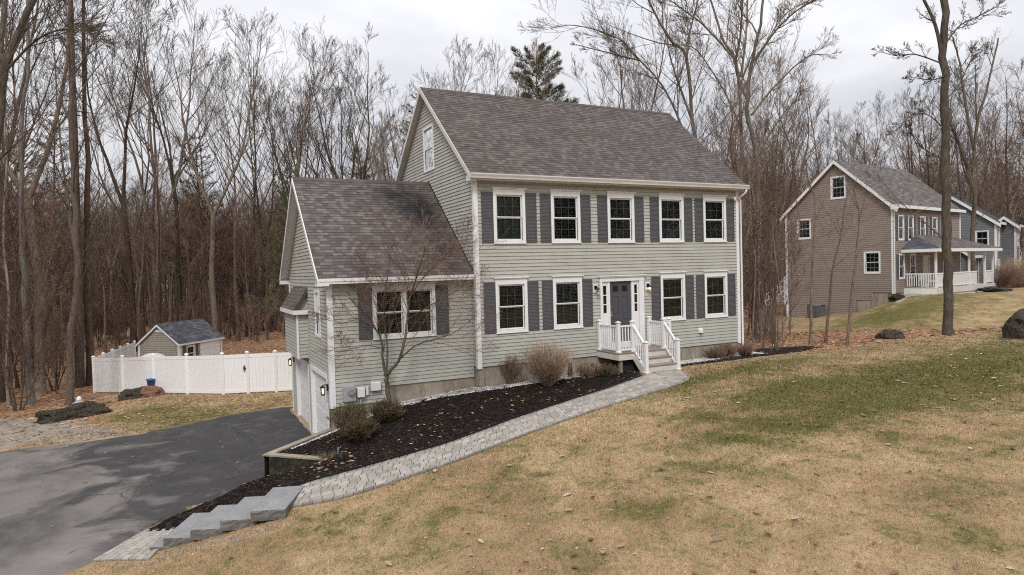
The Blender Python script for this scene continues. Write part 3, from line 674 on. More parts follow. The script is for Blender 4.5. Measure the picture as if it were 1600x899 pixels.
fl = MB(); fl.bar((-.02, .12, 2.95), (-.02, GR, 6.29), .03, .02); part('flashing', fl, M['black'], H)
# garage doors
for y0 in (.80, 3.95):
    y1 = y0+2.72 if y0 < 1 else y0+2.67
    f = MB(((GX, 0, 0), Y_, Z_, NL))
    f.box(y0-.02, y0+.1, -2.18, -.05, -.12, .03); f.box(y1-.1, y1+.02, -2.18, -.05, -.12, .03); f.box(y0-.02, y1+.02, -.05, .1, -.12, .032)
    r = part('garage_door_frame', f, M['white'], H, bevel=.004)
    d = MB(((GX, 0, 0), Y_, Z_, NL))
    for k in range(4):
        z0 = -2.18+k*.532; d.box(y0+.1, y1-.1, z0, z0+.524, -.14, -.09)
        for c in range(4):
            w = (y1-y0-.2)/4; a = y0+.1+c*w+.06; d.box(a, a+w-.12, z0+.08, z0+.45, -.09, -.083)
    part('garage_door', d, M['white'], r, bevel=.003)
# bay bump-out over the left door
by = MB()
b5 = MB(((-4.80, 0, 0), Y_, Z_, NL)); courses(b5, [(3.75, .28), (6.55, .28), (6.55, 1.75), (3.75, 1.75)], [], .1143, .018)
for yy, nn in ((3.75, NF), (6.55, Y_)):
    s = MB(((-4.80, yy, 0), X_, Z_, nn)); courses(s, [(0, .28), (.35, .28), (.35, 1.75), (0, 1.75)], [], .1143, .018)
    n = len(b5.v); b5.v += s.v; b5.f += [tuple(n+i for i in f) for f in s.f]; b5.t += s.t; b5.m += s.m
b5.face([(3.75, .28, 0), (6.55, .28, 0), (6.55, .28, -.35), (3.75, .28, -.35)])
bay = part('bay', b5, M['siding'], H, tint=True)
_r5, _b5 = roof_slab(bay, 'bay_roof', (-4.93, 3.62, 1.86), (-4.93, 6.7, 1.86), (GX, 6.7, 2.60), (GX, 3.62, 2.60), M['roof_g'])
part('bay_roof_deck', _b5, M['roof_g'], bay)
bt = MB(); bt.box(-4.95, -4.93, 3.6, 6.72, 1.72, 1.86); bt.box(-4.93, GX-.017, 3.6, 3.62, 1.72, 1.86); bt.box(-4.93, GX, 3.62, 3.75, 1.735, 1.75); bt.box(-4.83, -4.77, 3.715, 3.75, .26, 1.74); bt.box(-4.83, -4.80, 3.75, 3.82, .26, 1.735)
part('bay_trim', bt, M['white'], bay)
bt = MB(); bt.raw([(-4.86, 3.74, 1.86), (GX, 3.74, 1.86), (GX, 3.74, 2.36)], [(0, 1, 2)]); part('bay_cheek', bt, M['siding'], bay)
lantern(H, (GX-.03, .66, -.25), NL); lantern(H, (GX-.03, 7.05, -.15), NL)
fx = MB(((GX-.01, 7.2, 1.25), Y_, Z_, NL)); fx.box(-.08, .08, -.08, .08, 0, .04); fx.tube([(0, 0, .04), (0, -.03, .14), (0, -.1, .2)], [.03, .04, .06], 8, True)
fo = part('flood_light', fx, M['white'], H)
fx = MB(((GX-.01, 7.2, 1.25), Y_, Z_, NL)); fx.tube([(0, -.1, .2), (0, -.15, .23)], [.05, .03], 8, True); part('bulb', fx, M['bulb_w'], fo, smooth=True)
# meters and pipe
me_ = MB(((0, GY0-.016, 0), X_, Z_, NF)); me_.box(-4.12, -3.78, -.66, -.22, 0, .14)
mt = part('electric_meter', me_, M['meter'], H, bevel=.012)
k = MB(((0, GY0-.016, 0), X_, Z_, NF)); k.tube([(-3.92, -.38, .14), (-3.92, -.38, .22)], .085, 16, True); k.box(-3.95, -3.89, -.33, -.31, .221, .226); part('meter_dial', k, M['lead'], mt)
k = MB(((0, GY0-.016, 0), X_, Z_, NF)); k.tube([(-4.03, -.66, .05), (-4.03, -1.6, .05)], .035, 8, True); k.tube([(-3.62, -.55, .04), (-3.62, -1.5, .04)], .02, 8, True); part('conduit', k, M['meter'], mt, smooth=True)
k = MB(((0, GY0-.016, 0), X_, Z_, NF)); k.box(-3.72, -3.5, -.58, -.3, 0, .12); k.box(-3.46, -3.38, -.55, -.28, 0, .06); part('utility_box', k, M['white'], H, bevel=.02)
k = MB(((0, GY0-.016, 0), X_, Z_, NF)); k.box(-3.32, -3.02, -.44, -.18, 0, .1); part('utility_box', k, M['white'], H, bevel=.02)

# ------------------------------------------------------------------ entry stoop
DZ = .2
stoop = thing('entry_stoop', 'small white-railed entry stoop with grey deck boards and steps down to the paver walk', 'stoop', (5.49, 0, -.42)); stoop.location = (0, 0, 0)
k = MB()
y = -.01
while y > -1.22: k.box(4.37, 6.62, y-.135, y, DZ-.03, DZ); y -= .141
part('deck_boards', k, M['deck'], stoop, bevel=.004)
k = MB(); k.box(4.39, 6.60, -1.25, -1.225, DZ-.24, DZ-.031); k.box(4.39, 4.415, -1.225, -.02, DZ-.24, DZ-.031); k.box(6.575, 6.6, -1.225, -.02, DZ-.24, DZ-.031)
part('fascia_board', k, M['riser'], stoop)
k = MB(); k.box(4.47, 4.57, -1.2, -1.1, -.75, DZ-.04); k.box(6.42, 6.52, -1.2, -1.1, -.75, DZ-.04); part('support_post', k, M['deck'], stoop)
k = MB(); k.box(4.45, 6.5, -1.1, -1.08, -.7, DZ-.25); part('underside_shade', k, M['dark'], stoop)  # dark sheet stands in for the shade under the open deck
sx0, sx1 = 4.98, 6.34
for i in range(3):
    zt = DZ-.2*(i+1); y1 = -1.25-.29*i
    if i < 2:
        k = MB(); k.box(sx0-.02, sx1+.02, y1-.145, y1-.003, zt-.03, zt); k.box(sx0-.02, sx1+.02, y1-.30-.02, y1-.15, zt-.03, zt); part('step_tread', k, M['deck'], stoop, bevel=.005)
        k = MB(); k.box(sx0, sx1, y1-.29, y1-.27, zt-.2-.03, zt-.031); part('step_riser', k, M['riser'], stoop)
for x in (sx0-.03, sx1+.005):
    k = MB(((x, 0, 0), Y_, Z_, X_)); k.slab([(-1.25, -.05), (-1.25, DZ-.1), (-1.52, DZ-.23), (-1.83, DZ-.43), (-1.83, -.44), (-1.66, -.44)], 0, .025); part('stringer', k, M['riser'], stoop)
def post(x, y, z0, h, par=stoop):
    k = MB(); k.box(x-.055, x+.055, y-.055, y+.055, z0, z0+h); k.box(x-.075, x+.075, y-.075, y+.075, z0, z0+.05)
    k.box(x-.075, x+.075, y-.075, y+.075, z0+h, z0+h+.025); k.raw([(x-.06, y-.06, z0+h+.025), (x+.06, y-.06, z0+h+.025), (x+.06, y+.06, z0+h+.025), (x-.06, y+.06, z0+h+.025), (x, y, z0+h+.06)], [(0, 1, 4), (1, 2, 4), (2, 3, 4), (3, 0, 4)])
    return part('railing_post', k, M['white'], par, bevel=.004)
def rail(p, q, n, par=stoop, h0=.09, h1=.86, name='railing', mat=None):
    p = Vector(p); q = Vector(q); k = MB()
    a = Vector((0, 0, h0)); b = Vector((0, 0, h1))
    k.bar(p+a, q+a, .04, .06); k.bar(p+b, q+b, .065, .05)
    for i in range(1, n+1):
        c = p.lerp(q, i/(n+1)); k.bar(c+a, c+b, .033, .033, (0, 1, 0))
    return part(name, k, mat or M['white'], par)
px0, px1 = 4.45, 6.54
for x in (px0, px1):
    post(x, -.10, DZ, .98); post(x, -1.17, DZ, .98)
for x in (sx0+.03, sx1-.03): post(x, -1.17, DZ, .98); post(x, -1.86, -.43, .98)
rail((px0, -.15, DZ), (px0, -1.12, DZ), 8); rail((px1, -.15, DZ), (px1, -1.12, DZ), 8)
rail((px0+.05, -1.17, DZ), (sx0-.02, -1.17, DZ), 3); rail((sx1+.02, -1.17, DZ), (px1-.05, -1.17, DZ), 1)
for x in (sx0+.03, sx1-.03): rail((x, -1.22, DZ+.0), (x, -1.81, -.40), 4)

# ------------------------------------------------------------------ ground sheets
def axis(segs):
    a = []
    for lo, hi, st in segs:
        n = max(1, round((hi-lo)/st)); a += list(np.linspace(lo, hi, n, endpoint=False))
    a.append(segs[-1][1]); return np.array(a)
gx = axis([(-240, -60, 12), (-60, -24, 2), (-24, -10.5, .35), (-10.5, -4, .12), (-4, 12, .3), (12, 36, .45), (36, 70, 1.5), (70, 250, 12)])
gy = axis([(-190, -40, 12), (-40, -19, 1.5), (-19, -6, .35), (-6, 1.2, .12), (1.2, 30, .4), (30, 70, 1.5), (70, 250, 12)])
XX, YY = np.meshgrid(gx, gy); ZZ = T(XX, YY)
rng = np.random.default_rng(3)
# litter / dirt / green masks are places on the ground (world metres)
def blobs(x, y, bl):
    g = np.zeros_like(x)
    for bx, by, rx, ry, rot, a in bl:
        c, s = math.cos(rot), math.sin(rot); u = (x-bx)*c+(y-by)*s; v = -(x-bx)*s+(y-by)*c
        g = g + a*np.exp(-((u/rx)**2+(v/ry)**2))
    return g
def pip(x, y, poly):
    ins = np.zeros(x.shape, bool); n = len(poly)
    for i in range(n):
        ax, ay = poly[i]; bx, by = poly[(i+1) % n]
        ins ^= ((ay > y) != (by > y)) & (x < (bx-ax)*(y-ay)/((by-ay) if by != ay else 1e-9)+ax)
    return ins
def pdist(x, y, poly):
    best = np.full(x.shape, 1e9); n = len(poly)
    for i in range(n):
        ax, ay = poly[i]; bx, by = poly[(i+1) % n]
        t = np.clip(((x-ax)*(bx-ax)+(y-ay)*(by-ay))/((bx-ax)**2+(by-ay)**2), 0, 1); best = np.minimum(best, np.hypot(x-ax-t*(bx-ax), y-ay-t*(by-ay)))
    return np.where(pip(x, y, poly), -best, best)
g2d = lambda a, b: tuple(G(a, b)[:2])
LAWN = [(-60, -60), (-16, -15), (-13.6, 8.0), g2d(150, 660), g2d(190, 628), (-12.6, 20.5), (-12.3, 22), (-8.5, 26), (-4, 26), (3, 16), (6, 9), (11.2, 1.2), g2d(1165, 556), g2d(1230, 553), g2d(1320, 545), g2d(1400, 532), (26, -3), (200, -20), (200, -150), (-60, -150)]
NLAWN = [g2d(1215, 520), g2d(1300, 517), g2d(1400, 514), (23.5, -.2), (26, -3), (60, -10), (200, -20), (200, 5), (60, 8), (44, 7), (30, 14), (26, 14)]
litd = np.minimum(pdist(XX, YY, LAWN), pdist(XX, YY, NLAWN))
litter = np.clip(.5+litd/1.6, 0, 1)
DIRT = [g2d(0, 700), g2d(100, 692), g2d(215, 678), g2d(150, 660), g2d(60, 652), g2d(0, 655), (-30, 14), (-30, 0), (-18, -12)]
dirt = np.clip(.45-pdist(XX, YY, DIRT)/1.4, 0, 1); litter = np.where(dirt > .45, 0, litter)
GB = []
for (a, b, rx, ry, rot, am) in ((1400, 590, 8, 1.7, -.1, .66), (1200, 572, 4.5, 1.1, 0, .72), (1520, 620, 5, 1.4, -.3, .55), (1560, 560, 7, 2, 0, .6), (1330, 640, 5, .7, -.1, .45), (1070, 600, 1.5, .5, 0, .5), (1180, 660, .35, 1.5, .35, .55), (1165, 690, .3, 1., .3, .5), (1110, 735, .4, 1.0, .5, .6), (1060, 790, .4, .8, .5, .45), (1230, 610, 3, 1.0, 0, .45),
    (1420, 690, 1.3, .7, .3, .4), (1010, 820, .5, .8, .2, .4), (1560, 700, 1.5, .7, 0, .35), (820, 700, .25, 2.5, -.9, .35), (640, 780, .3, 2.5, -.9, .4), (1500, 790, 1.2, .7, 0, .35), (1560, 860, .8, .5, 0, .4), (720, 790, 1.2, .35, .3, .45), (540, 820, 1.0, .35, .3, .5), (440, 850, 1.2, .35, .3, .4), (880, 720, 1.5, .3, .3, .35), (1450, 480, 6, 2, 0, .5), (1350, 500, 4, 2, 0, .45), (640, 860, .9, .4, .3, .35),
    (300, 655, 2, 1.6, 0, .5), (400, 635, 2, 1, 0, .4), (260, 640, 1.5, 2, 0, .5), (200, 650, 1.5, 1.5, 0, .45)):
    p = G(a, b); GB.append((p.x, p.y, rx, ry, rot+.2, am))
green = np.clip(blobs(XX, YY, GB)+.06+.22*np.clip((XX-9)/14, 0, 1), 0, 1)
ny, nx = XX.shape
me = bpy.data.meshes.new('ground'); idx = np.arange(nx*ny).reshape(ny, nx)
quads = np.stack([idx[:-1, :-1], idx[:-1, 1:], idx[1:, 1:], idx[1:, :-1]], -1).reshape(-1, 4)
me.from_pydata(np.stack([XX, YY, ZZ], -1).reshape(-1, 3).tolist(), [], quads.tolist()); me.materials.append(M['ground'])
for nm, ar in (('litter', litter), ('dirt', dirt), ('green', green)):
    me.attributes.new(nm, 'FLOAT', 'POINT').data.foreach_set('value', ar.reshape(-1).astype(np.float32))
me.polygons.foreach_set('use_smooth', [True]*len(quads))
struct(obj('ground', me))

def sheet(name, poly, st, dz, mat, amp=0., edge=.1):
    """a sheet draped on the terrain inside a polygon of world points"""
    b = []
    n = len(poly)
    for i in range(n):
        p = Vector(poly[i][:2]); q = Vector(poly[(i+1) % n][:2]); m = max(1, int((q-p).length/st))
        b += [p.lerp(q, j/m) for j in range(m)]
    xs = [p.x for p in b]; ys = [p.y for p in b]; nb = len(b)
    g = [(x+rnd.uniform(-.2, .2)*st, y+rnd.uniform(-.2, .2)*st) for x in np.arange(min(xs), max(xs), st) for y in np.arange(min(ys), max(ys), st)]
    ga = np.array(g); P2 = [(p.x, p.y) for p in b]; d = pdist(ga[:, 0], ga[:, 1], P2); g = [tuple(p) for p, k in zip(ga, d) if k < -st*.4]
    vs, _, fs, *_r = delaunay_2d_cdt([Vector(p) for p in P2]+[Vector(p) for p in g], [], [list(range(nb))], 1, 1e-5)
    va = np.array([tuple(v) for v in vs]); z = T(va[:, 0], va[:, 1])
    dd_ = -pdist(va[:, 0], va[:, 1], P2); rise = np.clip(dd_/edge, 0, 1)
    z = z-.03+(dz+.03)*rise+amp*rise*rng.random(len(z))
    me = bpy.data.meshes.new(name); me.from_pydata([(a, b_, c) for (a, b_), c in zip(va, z)], [], [tuple(f) for f in fs]); me.materials.append(mat)
    me.polygons.foreach_set('use_smooth', [True]*len(fs)); return obj(name, me), P2

w2 = lambda a, b, z: tuple(at_z(a, b, z)[:2])
# driveway
far_edge = [w2(440, 637, -2.25), w2(350, 651, -2.28), w2(260, 669, -2.32), w2(200, 681, -2.36), w2(100, 694, -2.42), w2(0, 706, -2.46)]
drv = [(-4.3, .55), (-4.3, 8.6)]+far_edge+[(-17, 7), (-20, -2), (-19, -14), (-14, -9.5), (-12, -6.9), (-10.95, -5.3), (-10.15, -4.45), (-9.85, -4.2), (-9.0, -3.0), (-8.05, -2.0), (-7.2, -1.52), (-6.5, -1.5)]
o, DRV = sheet('driveway', drv, .4, .03, M['asphalt'], 0, .06); struct(o)
k = MB(); k.box(GX-.1, GX-.005, .75, 6.7, -2.4, -2.155); struct(part('garage_apron', k, M['concrete'], bevel=.01))

# walkway curve: left (bed) and right (lawn) edge
ZP = lambda px: float(np.interp(px, [465, 600, 800, 1000, 1060], [-1.56, -1.38, -.97, -.53, -.44]))
lp = [(471, 758), (505, 749), (550, 737), (600, 722), (650, 708), (700, 693), (750, 675), (800, 656), (850, 639), (900, 623), (950, 607), (1003, 588)]
rp = [(450, 795), (505, 787), (560, 772), (610, 757), (660, 740), (710, 722), (770, 700), (830, 676), (890, 655), (950, 635), (1010, 617), (1052, 604)]
gp_ = lambda a, b: Vector((*G(a, b+2)[:2], 0))
Lp = [gp_(a, b) for a, b in lp]; Rp = [gp_(a, b) for a, b in rp]; print('walk', [(round(p.x, 2), round(p.y, 2), round(Tz(p.x, p.y), 2)) for p in Lp[::3]+Rp[::3]])
def resample(pts, n):
    d = [0]
    for a, b in zip(pts, pts[1:]): d.append(d[-1]+(b-a).length)
    out = []
    for i in range(n):
        t = d[-1]*i/(n-1); j = max(0, min(len(pts)-2, next((q for q in range(len(d)-1) if d[q+1] >= t-1e-9), len(pts)-2)))
        out.append(pts[j].lerp(pts[j+1], (t-d[j])/max(1e-9, d[j+1]-d[j])))
    return out
def smooth(pts, it=3):
    for _ in range(it): pts = [pts[0]]+[(pts[i-1]+pts[i]*2+pts[i+1])/4 for i in range(1, len(pts)-1)]+[pts[-1]]
    return pts
NS = 61
Ls = smooth(resample(Lp, NS), 6); Rs = smooth(resample(Rp, NS), 6)
# the walk ends in a rounded apron in front of the steps
endL = Vector((5.0, -1.78, 0)); cap = [tuple(gp_(a, b)[:2]) for a, b in ((1065, 600), (1077, 593), (1079, 588), (1073, 582), (1055, 577))]
def pz(x, y, d=.035): return Tz(x, y)+d
pv = MB(); jn = []
def paver(c, tint):
    vs = []; cx = sum(p[0] for p in c)/4; cy = sum(p[1] for p in c)/4; j = rnd.uniform(-.003, .003)
    for s, dz in ((1, -.03), (1, .0), (.93, .006)):
        for p in c:
            x = cx+(p[0]-cx)*s; y = cy+(p[1]-cy)*s; vs.append((x, y, pz(cx+(p[0]-cx), cy+(p[1]-cy))+dz+j))
    f = [(8, 9, 10, 11)]+[(i, (i+1) % 4, 4+(i+1) % 4, 4+i) for i in range(4)]+[(4+i, 4+(i+1) % 4, 8+(i+1) % 4, 8+i) for i in range(4)]
    pv.raw(vs, f, tint)
mid = [(a+b)/2 for a, b in zip(Ls, Rs)]; cum = [0]
for a, b in zip(mid, mid[1:]): cum.append(cum[-1]+(b-a).length)
def pathpt(s, t):
    j = max(0, min(NS-2, int(np.searchsorted(cum, s)-1))); f = (s-cum[j])/(cum[j+1]-cum[j]); a = Ls[j].lerp(Ls[j+1], f); b = Rs[j].lerp(Rs[j+1], f); return a.lerp(b, t)
# running pattern: lanes along the walk, random-length pavers, darker border on both sides
tot = cum[-1]
W0 = (Ls[NS//2]-Rs[NS//2]).length; g_ = .012/W0; bw = .105/W0; nl = 7
def lane(t0, t1, lens, tr_, stag):
    s_ = -stag
    while s_ < tot-.03:
        l_ = rnd.choice(lens); a_ = max(0, s_); b_ = min(tot, s_+l_)
        if b_-a_ > .04:
            n_ = 1; paver([pathpt(a_+.006, t0+g_/2), pathpt(b_-.006, t0+g_/2), pathpt(b_-.006, t1-g_/2), pathpt(a_+.006, t1-g_/2)], rnd.uniform(*tr_))
        s_ += l_
lane(0, bw, [.2], (0, .35), 0); lane(1-bw, 1, [.2], (0, .35), .1)
for i in range(nl): lane(bw+(1-2*bw)*i/nl, bw+(1-2*bw)*(i+1)/nl, [.15, .2, .24, .24], (.3, 1), rnd.uniform(0, .2))
# apron: radial rows around the last section
APC = [tuple(Ls[-1][:2]), tuple(Rs[-1][:2])]+cap+[(6.3, -1.86), (5.0, -1.86)]
ap = [Vector((a, b, 0)) for a, b in APC]
bx0, bx1 = min(p.x for p in ap), max(p.x for p in ap); by0, by1 = min(p.y for p in ap), max(p.y for p in ap)
dirv = (Rs[-1]-Ls[-1]).normalized(); nrm = Vector((-dirv.y, dirv.x, 0));
if nrm.x < 0: nrm = -nrm
org = Ls[-1]; v = 0.
APx = [((ap[0]-nrm*.12).x, (ap[0]-nrm*.12).y), ((ap[1]-nrm*.12).x, (ap[1]-nrm*.12).y)]+[(p.x, p.y) for p in ap[2:]]
r_ = 0
while v < 4:
    h = .16; u = -2.5+(.07 if r_ % 2 else 0)
    while u < 3.2:
        w = rnd.choice([.17, .24, .24, .3]); c = [org+nrm*(v+.004)+dirv*(u+.004), org+nrm*(v+h-.004)+dirv*(u+.004), org+nrm*(v+h-.004)+dirv*(u+w-.004), org+nrm*(v+.004)+dirv*(u+w-.004)]
        m = sum(c, Vector())/4; dm = float(pdist(np.array([m.x]), np.array([m.y]), APx)[0])
        if dm < -.10: paver(c, rnd.uniform(.25, 1))
        u += w
    v += h; r_ += 1
for i in range(1, len(cap)+1):      # soldier course round the end
    a, b = ap[i], ap[i+1] if i+1 < len(ap) else ap[0]
    n = max(1, int((b-a).length/.2)); ctr = Vector((5.7, -2.1, 0))
    for j in range(n):
        p = a.lerp(b, (j+.03)/n); q = a.lerp(b, (j+.97)/n); paver([p, q, q+(ctr-q).normalized()*.11, p+(ctr-p).normalized()*.11], rnd.uniform(0, .35))
# lower landing beside the driveway
LD = [(-9.86, -4.02), (-8.98, -2.9), (-8.35, -3.3), (-8.88, -4.45)]
la = Vector((*LD[0], 0)); lb = Vector((*LD[1], 0)); lc = Vector((*LD[2], 0)); ld = Vector((*LD[3], 0))
for i in range(8):
    for j in range(6):
        q = lambda s, t: (la.lerp(ld, s)).lerp(lb.lerp(lc, s), t)
        o_ = .5/6 if i % 2 else 0
        t0 = max(0, j/6-o_); t1 = min(1, (j+1)/6-o_)
        if t1 > t0: paver([q((i+.03)/8, t0+.008), q((i+.97)/8, t0+.008), q((i+.97)/8, t1-.008), q((i+.03)/8, t1-.008)], rnd.uniform(.5, 1))
pth = part('path', pv, M['paver'], tint=True); struct(pth)
o, PATHP = sheet('path_bedding', [tuple(p[:2]) for p in Ls]+[(5.0, -1.86), (6.3, -1.86)]+cap[::-1]+[tuple(p[:2]) for p in Rs[::-1]], .3, .02, M['joint'], 0, .02); struct(o)
o, _ = sheet('path_bedding', LD, .3, .02, M['joint'], 0, .02); struct(o)
k = MB()
for i in range(1, NS-1):
    a, b = Ls[i], Ls[i+1] if i+1 < NS else Ls[i]; off = (Ls[i]-Rs[i]).normalized()*.02
    k.bar((a+off)+Vector((0, 0, Tz(a.x, a.y)+.035)), (b+off)+Vector((0, 0, Tz(b.x, b.y)+.035)), .025, .09)
tag(part('garden_edging', k, M['navy'] if False else M['black']), 'black plastic edging strip between the mulch bed and the curved paver walk', 'edging')

# granite steps
SF = [((-6.49, -5.27), (-7.11, -5.06), -1.555), ((-7.0, -5.02), (-7.64, -4.77), -1.73), ((-7.55, -4.74), (-8.16, -4.48), -1.905), ((-8.06, -4.45), (-8.64, -4.17), -2.08), ((-8.55, -4.22), (-8.88, -4.08), -2.235)]
acr = Vector((.40, .915, 0)); slen = [1.42, 1.36, 1.36, 1.36, 1.3]
lab = ['topmost grey granite slab step meeting the paver walk', 'second grey granite slab step down from the paver walk', 'middle grey granite slab step of the flight by the driveway', 'fourth grey granite slab step down, above the lowest one', 'lowest grey granite slab step, mostly sunk beside the paver landing']
for i, (a, b, z) in enumerate(SF):
    a = Vector((*a, z)); b = Vector((*b, z)); c = b+acr*slen[i]; d = a+acr*slen[i]; dn_ = Vector((0, 0, -.175))
    k = MB(); nseg = 14
    # subdivided ends give the rock-faced roughness
    def edge(p, q, n): return [p.lerp(q, j/n) for j in range(n)]
    ring = edge(a, b, 8)+edge(b, c, nseg)+edge(c, d, 8)+edge(d, a, nseg); n = len(ring); ctr = (a+b+c+d)/4
    k.raw([tuple(p) for p in ring], [tuple(range(n))])
    lv = [0, -.03, -.08, -.13, -.2]; base = len(k.v)
    for li, dz in enumerate(lv):
        for p in ring:
            o_ = (p-ctr).normalized()*(rnd.uniform(-.004, .016) if 0 < li else 0); k.v.append((p.x+o_.x, p.y+o_.y, z+dz))
    for li in range(len(lv)-1):
        for j in range(n):
            j2 = (j+1) % n; k.f.append((base+li*n+j, base+li*n+j2, base+(li+1)*n+j2, base+(li+1)*n+j)); k.t.append(.5); k.m.append(0)
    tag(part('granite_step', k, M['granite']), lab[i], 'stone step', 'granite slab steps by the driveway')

# retaining wall
rw = thing('retaining_wall', 'low L-shaped mossy concrete retaining wall holding the mulch bed above the driveway', 'wall', (-6.4, -1.4, -2.2)); rw.location = (0, 0, 0)
wc = Vector((-6.36, -1.42, 0)); wa = Vector((-4.43, .33, 0)); wb = Vector((-5.16, -2.50, 0))
def wallseg(p, q, t, z0, z1a, z1b, mat, name, n=18):
    d = (q-p).normalized(); nn = Vector((-d.y, d.x, 0)); k = MB()
    rows = 6
    for side in (0, t):
        base = len(k.v)
        for i in range(n+1):
            c = p.lerp(q, i/n)+nn*side; zt = z1a+(z1b-z1a)*i/n
            for r in range(rows+1):
                j = rnd.uniform(-.012, .012); k.v.append((c.x+nn.x*j, c.y+nn.y*j, z0+(zt-z0)*r/rows))
        for i in range(n):
            for r in range(rows): a = base+i*(rows+1)+r; k.f.append((a, a+rows+1, a+rows+2, a+1)); k.t.append(.5); k.m.append(0)
    return part(name, k, mat, rw, smooth=False), nn
t_ = .16
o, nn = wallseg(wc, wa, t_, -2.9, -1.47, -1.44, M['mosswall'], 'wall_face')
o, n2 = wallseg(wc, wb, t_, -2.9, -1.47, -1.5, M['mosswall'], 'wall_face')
k = MB()
for p, q in ((wc, wa), (wc, wb)):
    d = (q-p).normalized(); n_ = Vector((-d.y, d.x, 0)); z0, z1 = -1.47, (-1.44 if q is wa else -1.5)
    a = p-d*.03-n_*.02; b = q; k.raw([(a.x, a.y, z0), (b.x-n_.x*.02, b.y-n_.y*.02, z1), (b.x+n_.x*(t_+.02), b.y+n_.y*(t_+.02), z1), (a.x+n_.x*(t_+.04), a.y+n_.y*(t_+.04), z0)]+[(a.x, a.y, z0+.04), (b.x-n_.x*.02, b.y-n_.y*.02, z1+.04), (b.x+n_.x*(t_+.02), b.y+n_.y*(t_+.02), z1+.04), (a.x+n_.x*(t_+.04), a.y+n_.y*(t_+.04), z0+.04+(.003 if q is wb else 0))], [(4, 5, 6, 7), (0, 1, 5, 4), (1, 2, 6, 5), (2, 3, 7, 6), (3, 0, 4, 7)])
part('wall_cap', k, M['concrete'], rw)

# mulch bed and stone borders
bedL = [(-4.5, .15), (-6.2, -1.42), (-5.2, -2.42), (-5.6, -3.0), (-6.1, -3.6)]
bed = [(-4.40, .1), (-6.28, -1.33), (-5.08, -2.41), (-5.12, -2.54), (-6.38, -1.47), (-7.27, -1.46), (-8.14, -1.96), (-9.12, -2.92), (-8.6, -3.3), (-8.1, -3.5), (-7.4, -3.8), (-6.75, -4.0), (-6.1, -3.95)]+[tuple(p[:2]) for p in Ls[1:-1]]+[(4.95, -1.7), (4.95, -1.2), (4.4, -.3), (4.3, -.05), (0.0, -.05), (-.05, .3)]
o, BED = sheet('mulch_bed', bed, .14, .035, M['mulch'], .03, .08); struct(o)
grav = [(4.3, -.03), (2.2, -.03), (0, -.03), (-.06, .33), (-2.4, .33), (-4.38, .33), (-4.5, .2), (-5.9, -1.05), (-5.75, -1.2), (-4.35, -.02), (-2.7, -.15), (-1.2, -.2), (.2, -.55), (1.5, -.5), (2.8, -.62), (4.3, -.55)]
o, GRV = sheet('stone_border', grav, .12, .05, M['gravelbed'], .02, .05); struct(o)
grav2 = [(6.6, -.03), (11.0, -.03), (11.5, -.15), (11.4, -.6), (9.8, -.62), (8.6, -.75), (7.4, -.8), (6.62, -.95)]
o, GRV2 = sheet('stone_border', grav2, .12, .045, M['gravelbed'], .02, .05); struct(o)
mul2 = [(6.45, -1.0), (7.4, -.82), (8.6, -.77), (9.8, -.64), (11.4, -.62), (11.5, -.15), (12.6, .9), (15.2, .7), (15.6, -.1), (13.2, -.9), (11.5, -1.1), (9.0, -1.15), (7.4, -1.2), (6.5, -1.35)]
o, MUL2 = sheet('mulch_bed', mul2, .15, .03, M['mulch'], .02, .08); struct(o)
def scatter(name, polys, n, size, mat, kind, dz=.05, flat=False, label=None, cat=None):
    k = MB()
    for poly, cnt in zip(polys, n):
        P = np.array(poly); lo = P.min(0); hi = P.max(0); c = rng.random((cnt*8, 2))*(hi-lo)+lo; c = c[pip(c[:, 0], c[:, 1], [tuple(p) for p in poly])][:cnt]; zs = T(c[:, 0], c[:, 1])
        for (x, y), z in zip(c, zs):
            s = size*rnd.uniform(.5, 1.4); a = rnd.uniform(0, 6.28); ca, sa = math.cos(a)*s, math.sin(a)*s; b = rnd.uniform(.5, 1); h = s*(.7 if not flat else .15)
            t = [rnd.uniform(-.3, .3)*s for _ in range(4)]
            k.raw([(x-ca, y-sa, z+dz+t[0]*.5), (x+sa*b, y-ca*b, z+dz+t[1]*.5), (x+ca, y+sa, z+dz+t[2]*.5), (x-sa*b, y+ca*b, z+dz+t[3]*.5), (x+t[0], y+t[1], z+dz+h)], [(0, 1, 4), (1, 2, 4), (2, 3, 4), (3, 0, 4)], rnd.random())
    o = part(name, k, mat, tint=True); o['kind'] = 'stuff'; 
    return o
scatter('border_stones', [GRV, GRV2], [5200, 3200], .022, M['stones'], 'stuff')
scatter('mulch_chips', [BED, MUL2], [9000, 1500], .03, M['chip'], 'stuff', .045, True)
gp = [(-6.3, -5.45), (-7.1, -5.25), (-7.7, -4.95), (-8.25, -4.66), (-8.8, -4.45), (-9.2, -4.5), (-8.9, -4.75), (-8.2, -5.0), (-7.3, -5.5)]
scatter('crushed_stone', [gp], [420], .018, M['stones_dull'], 'stuff', .0)

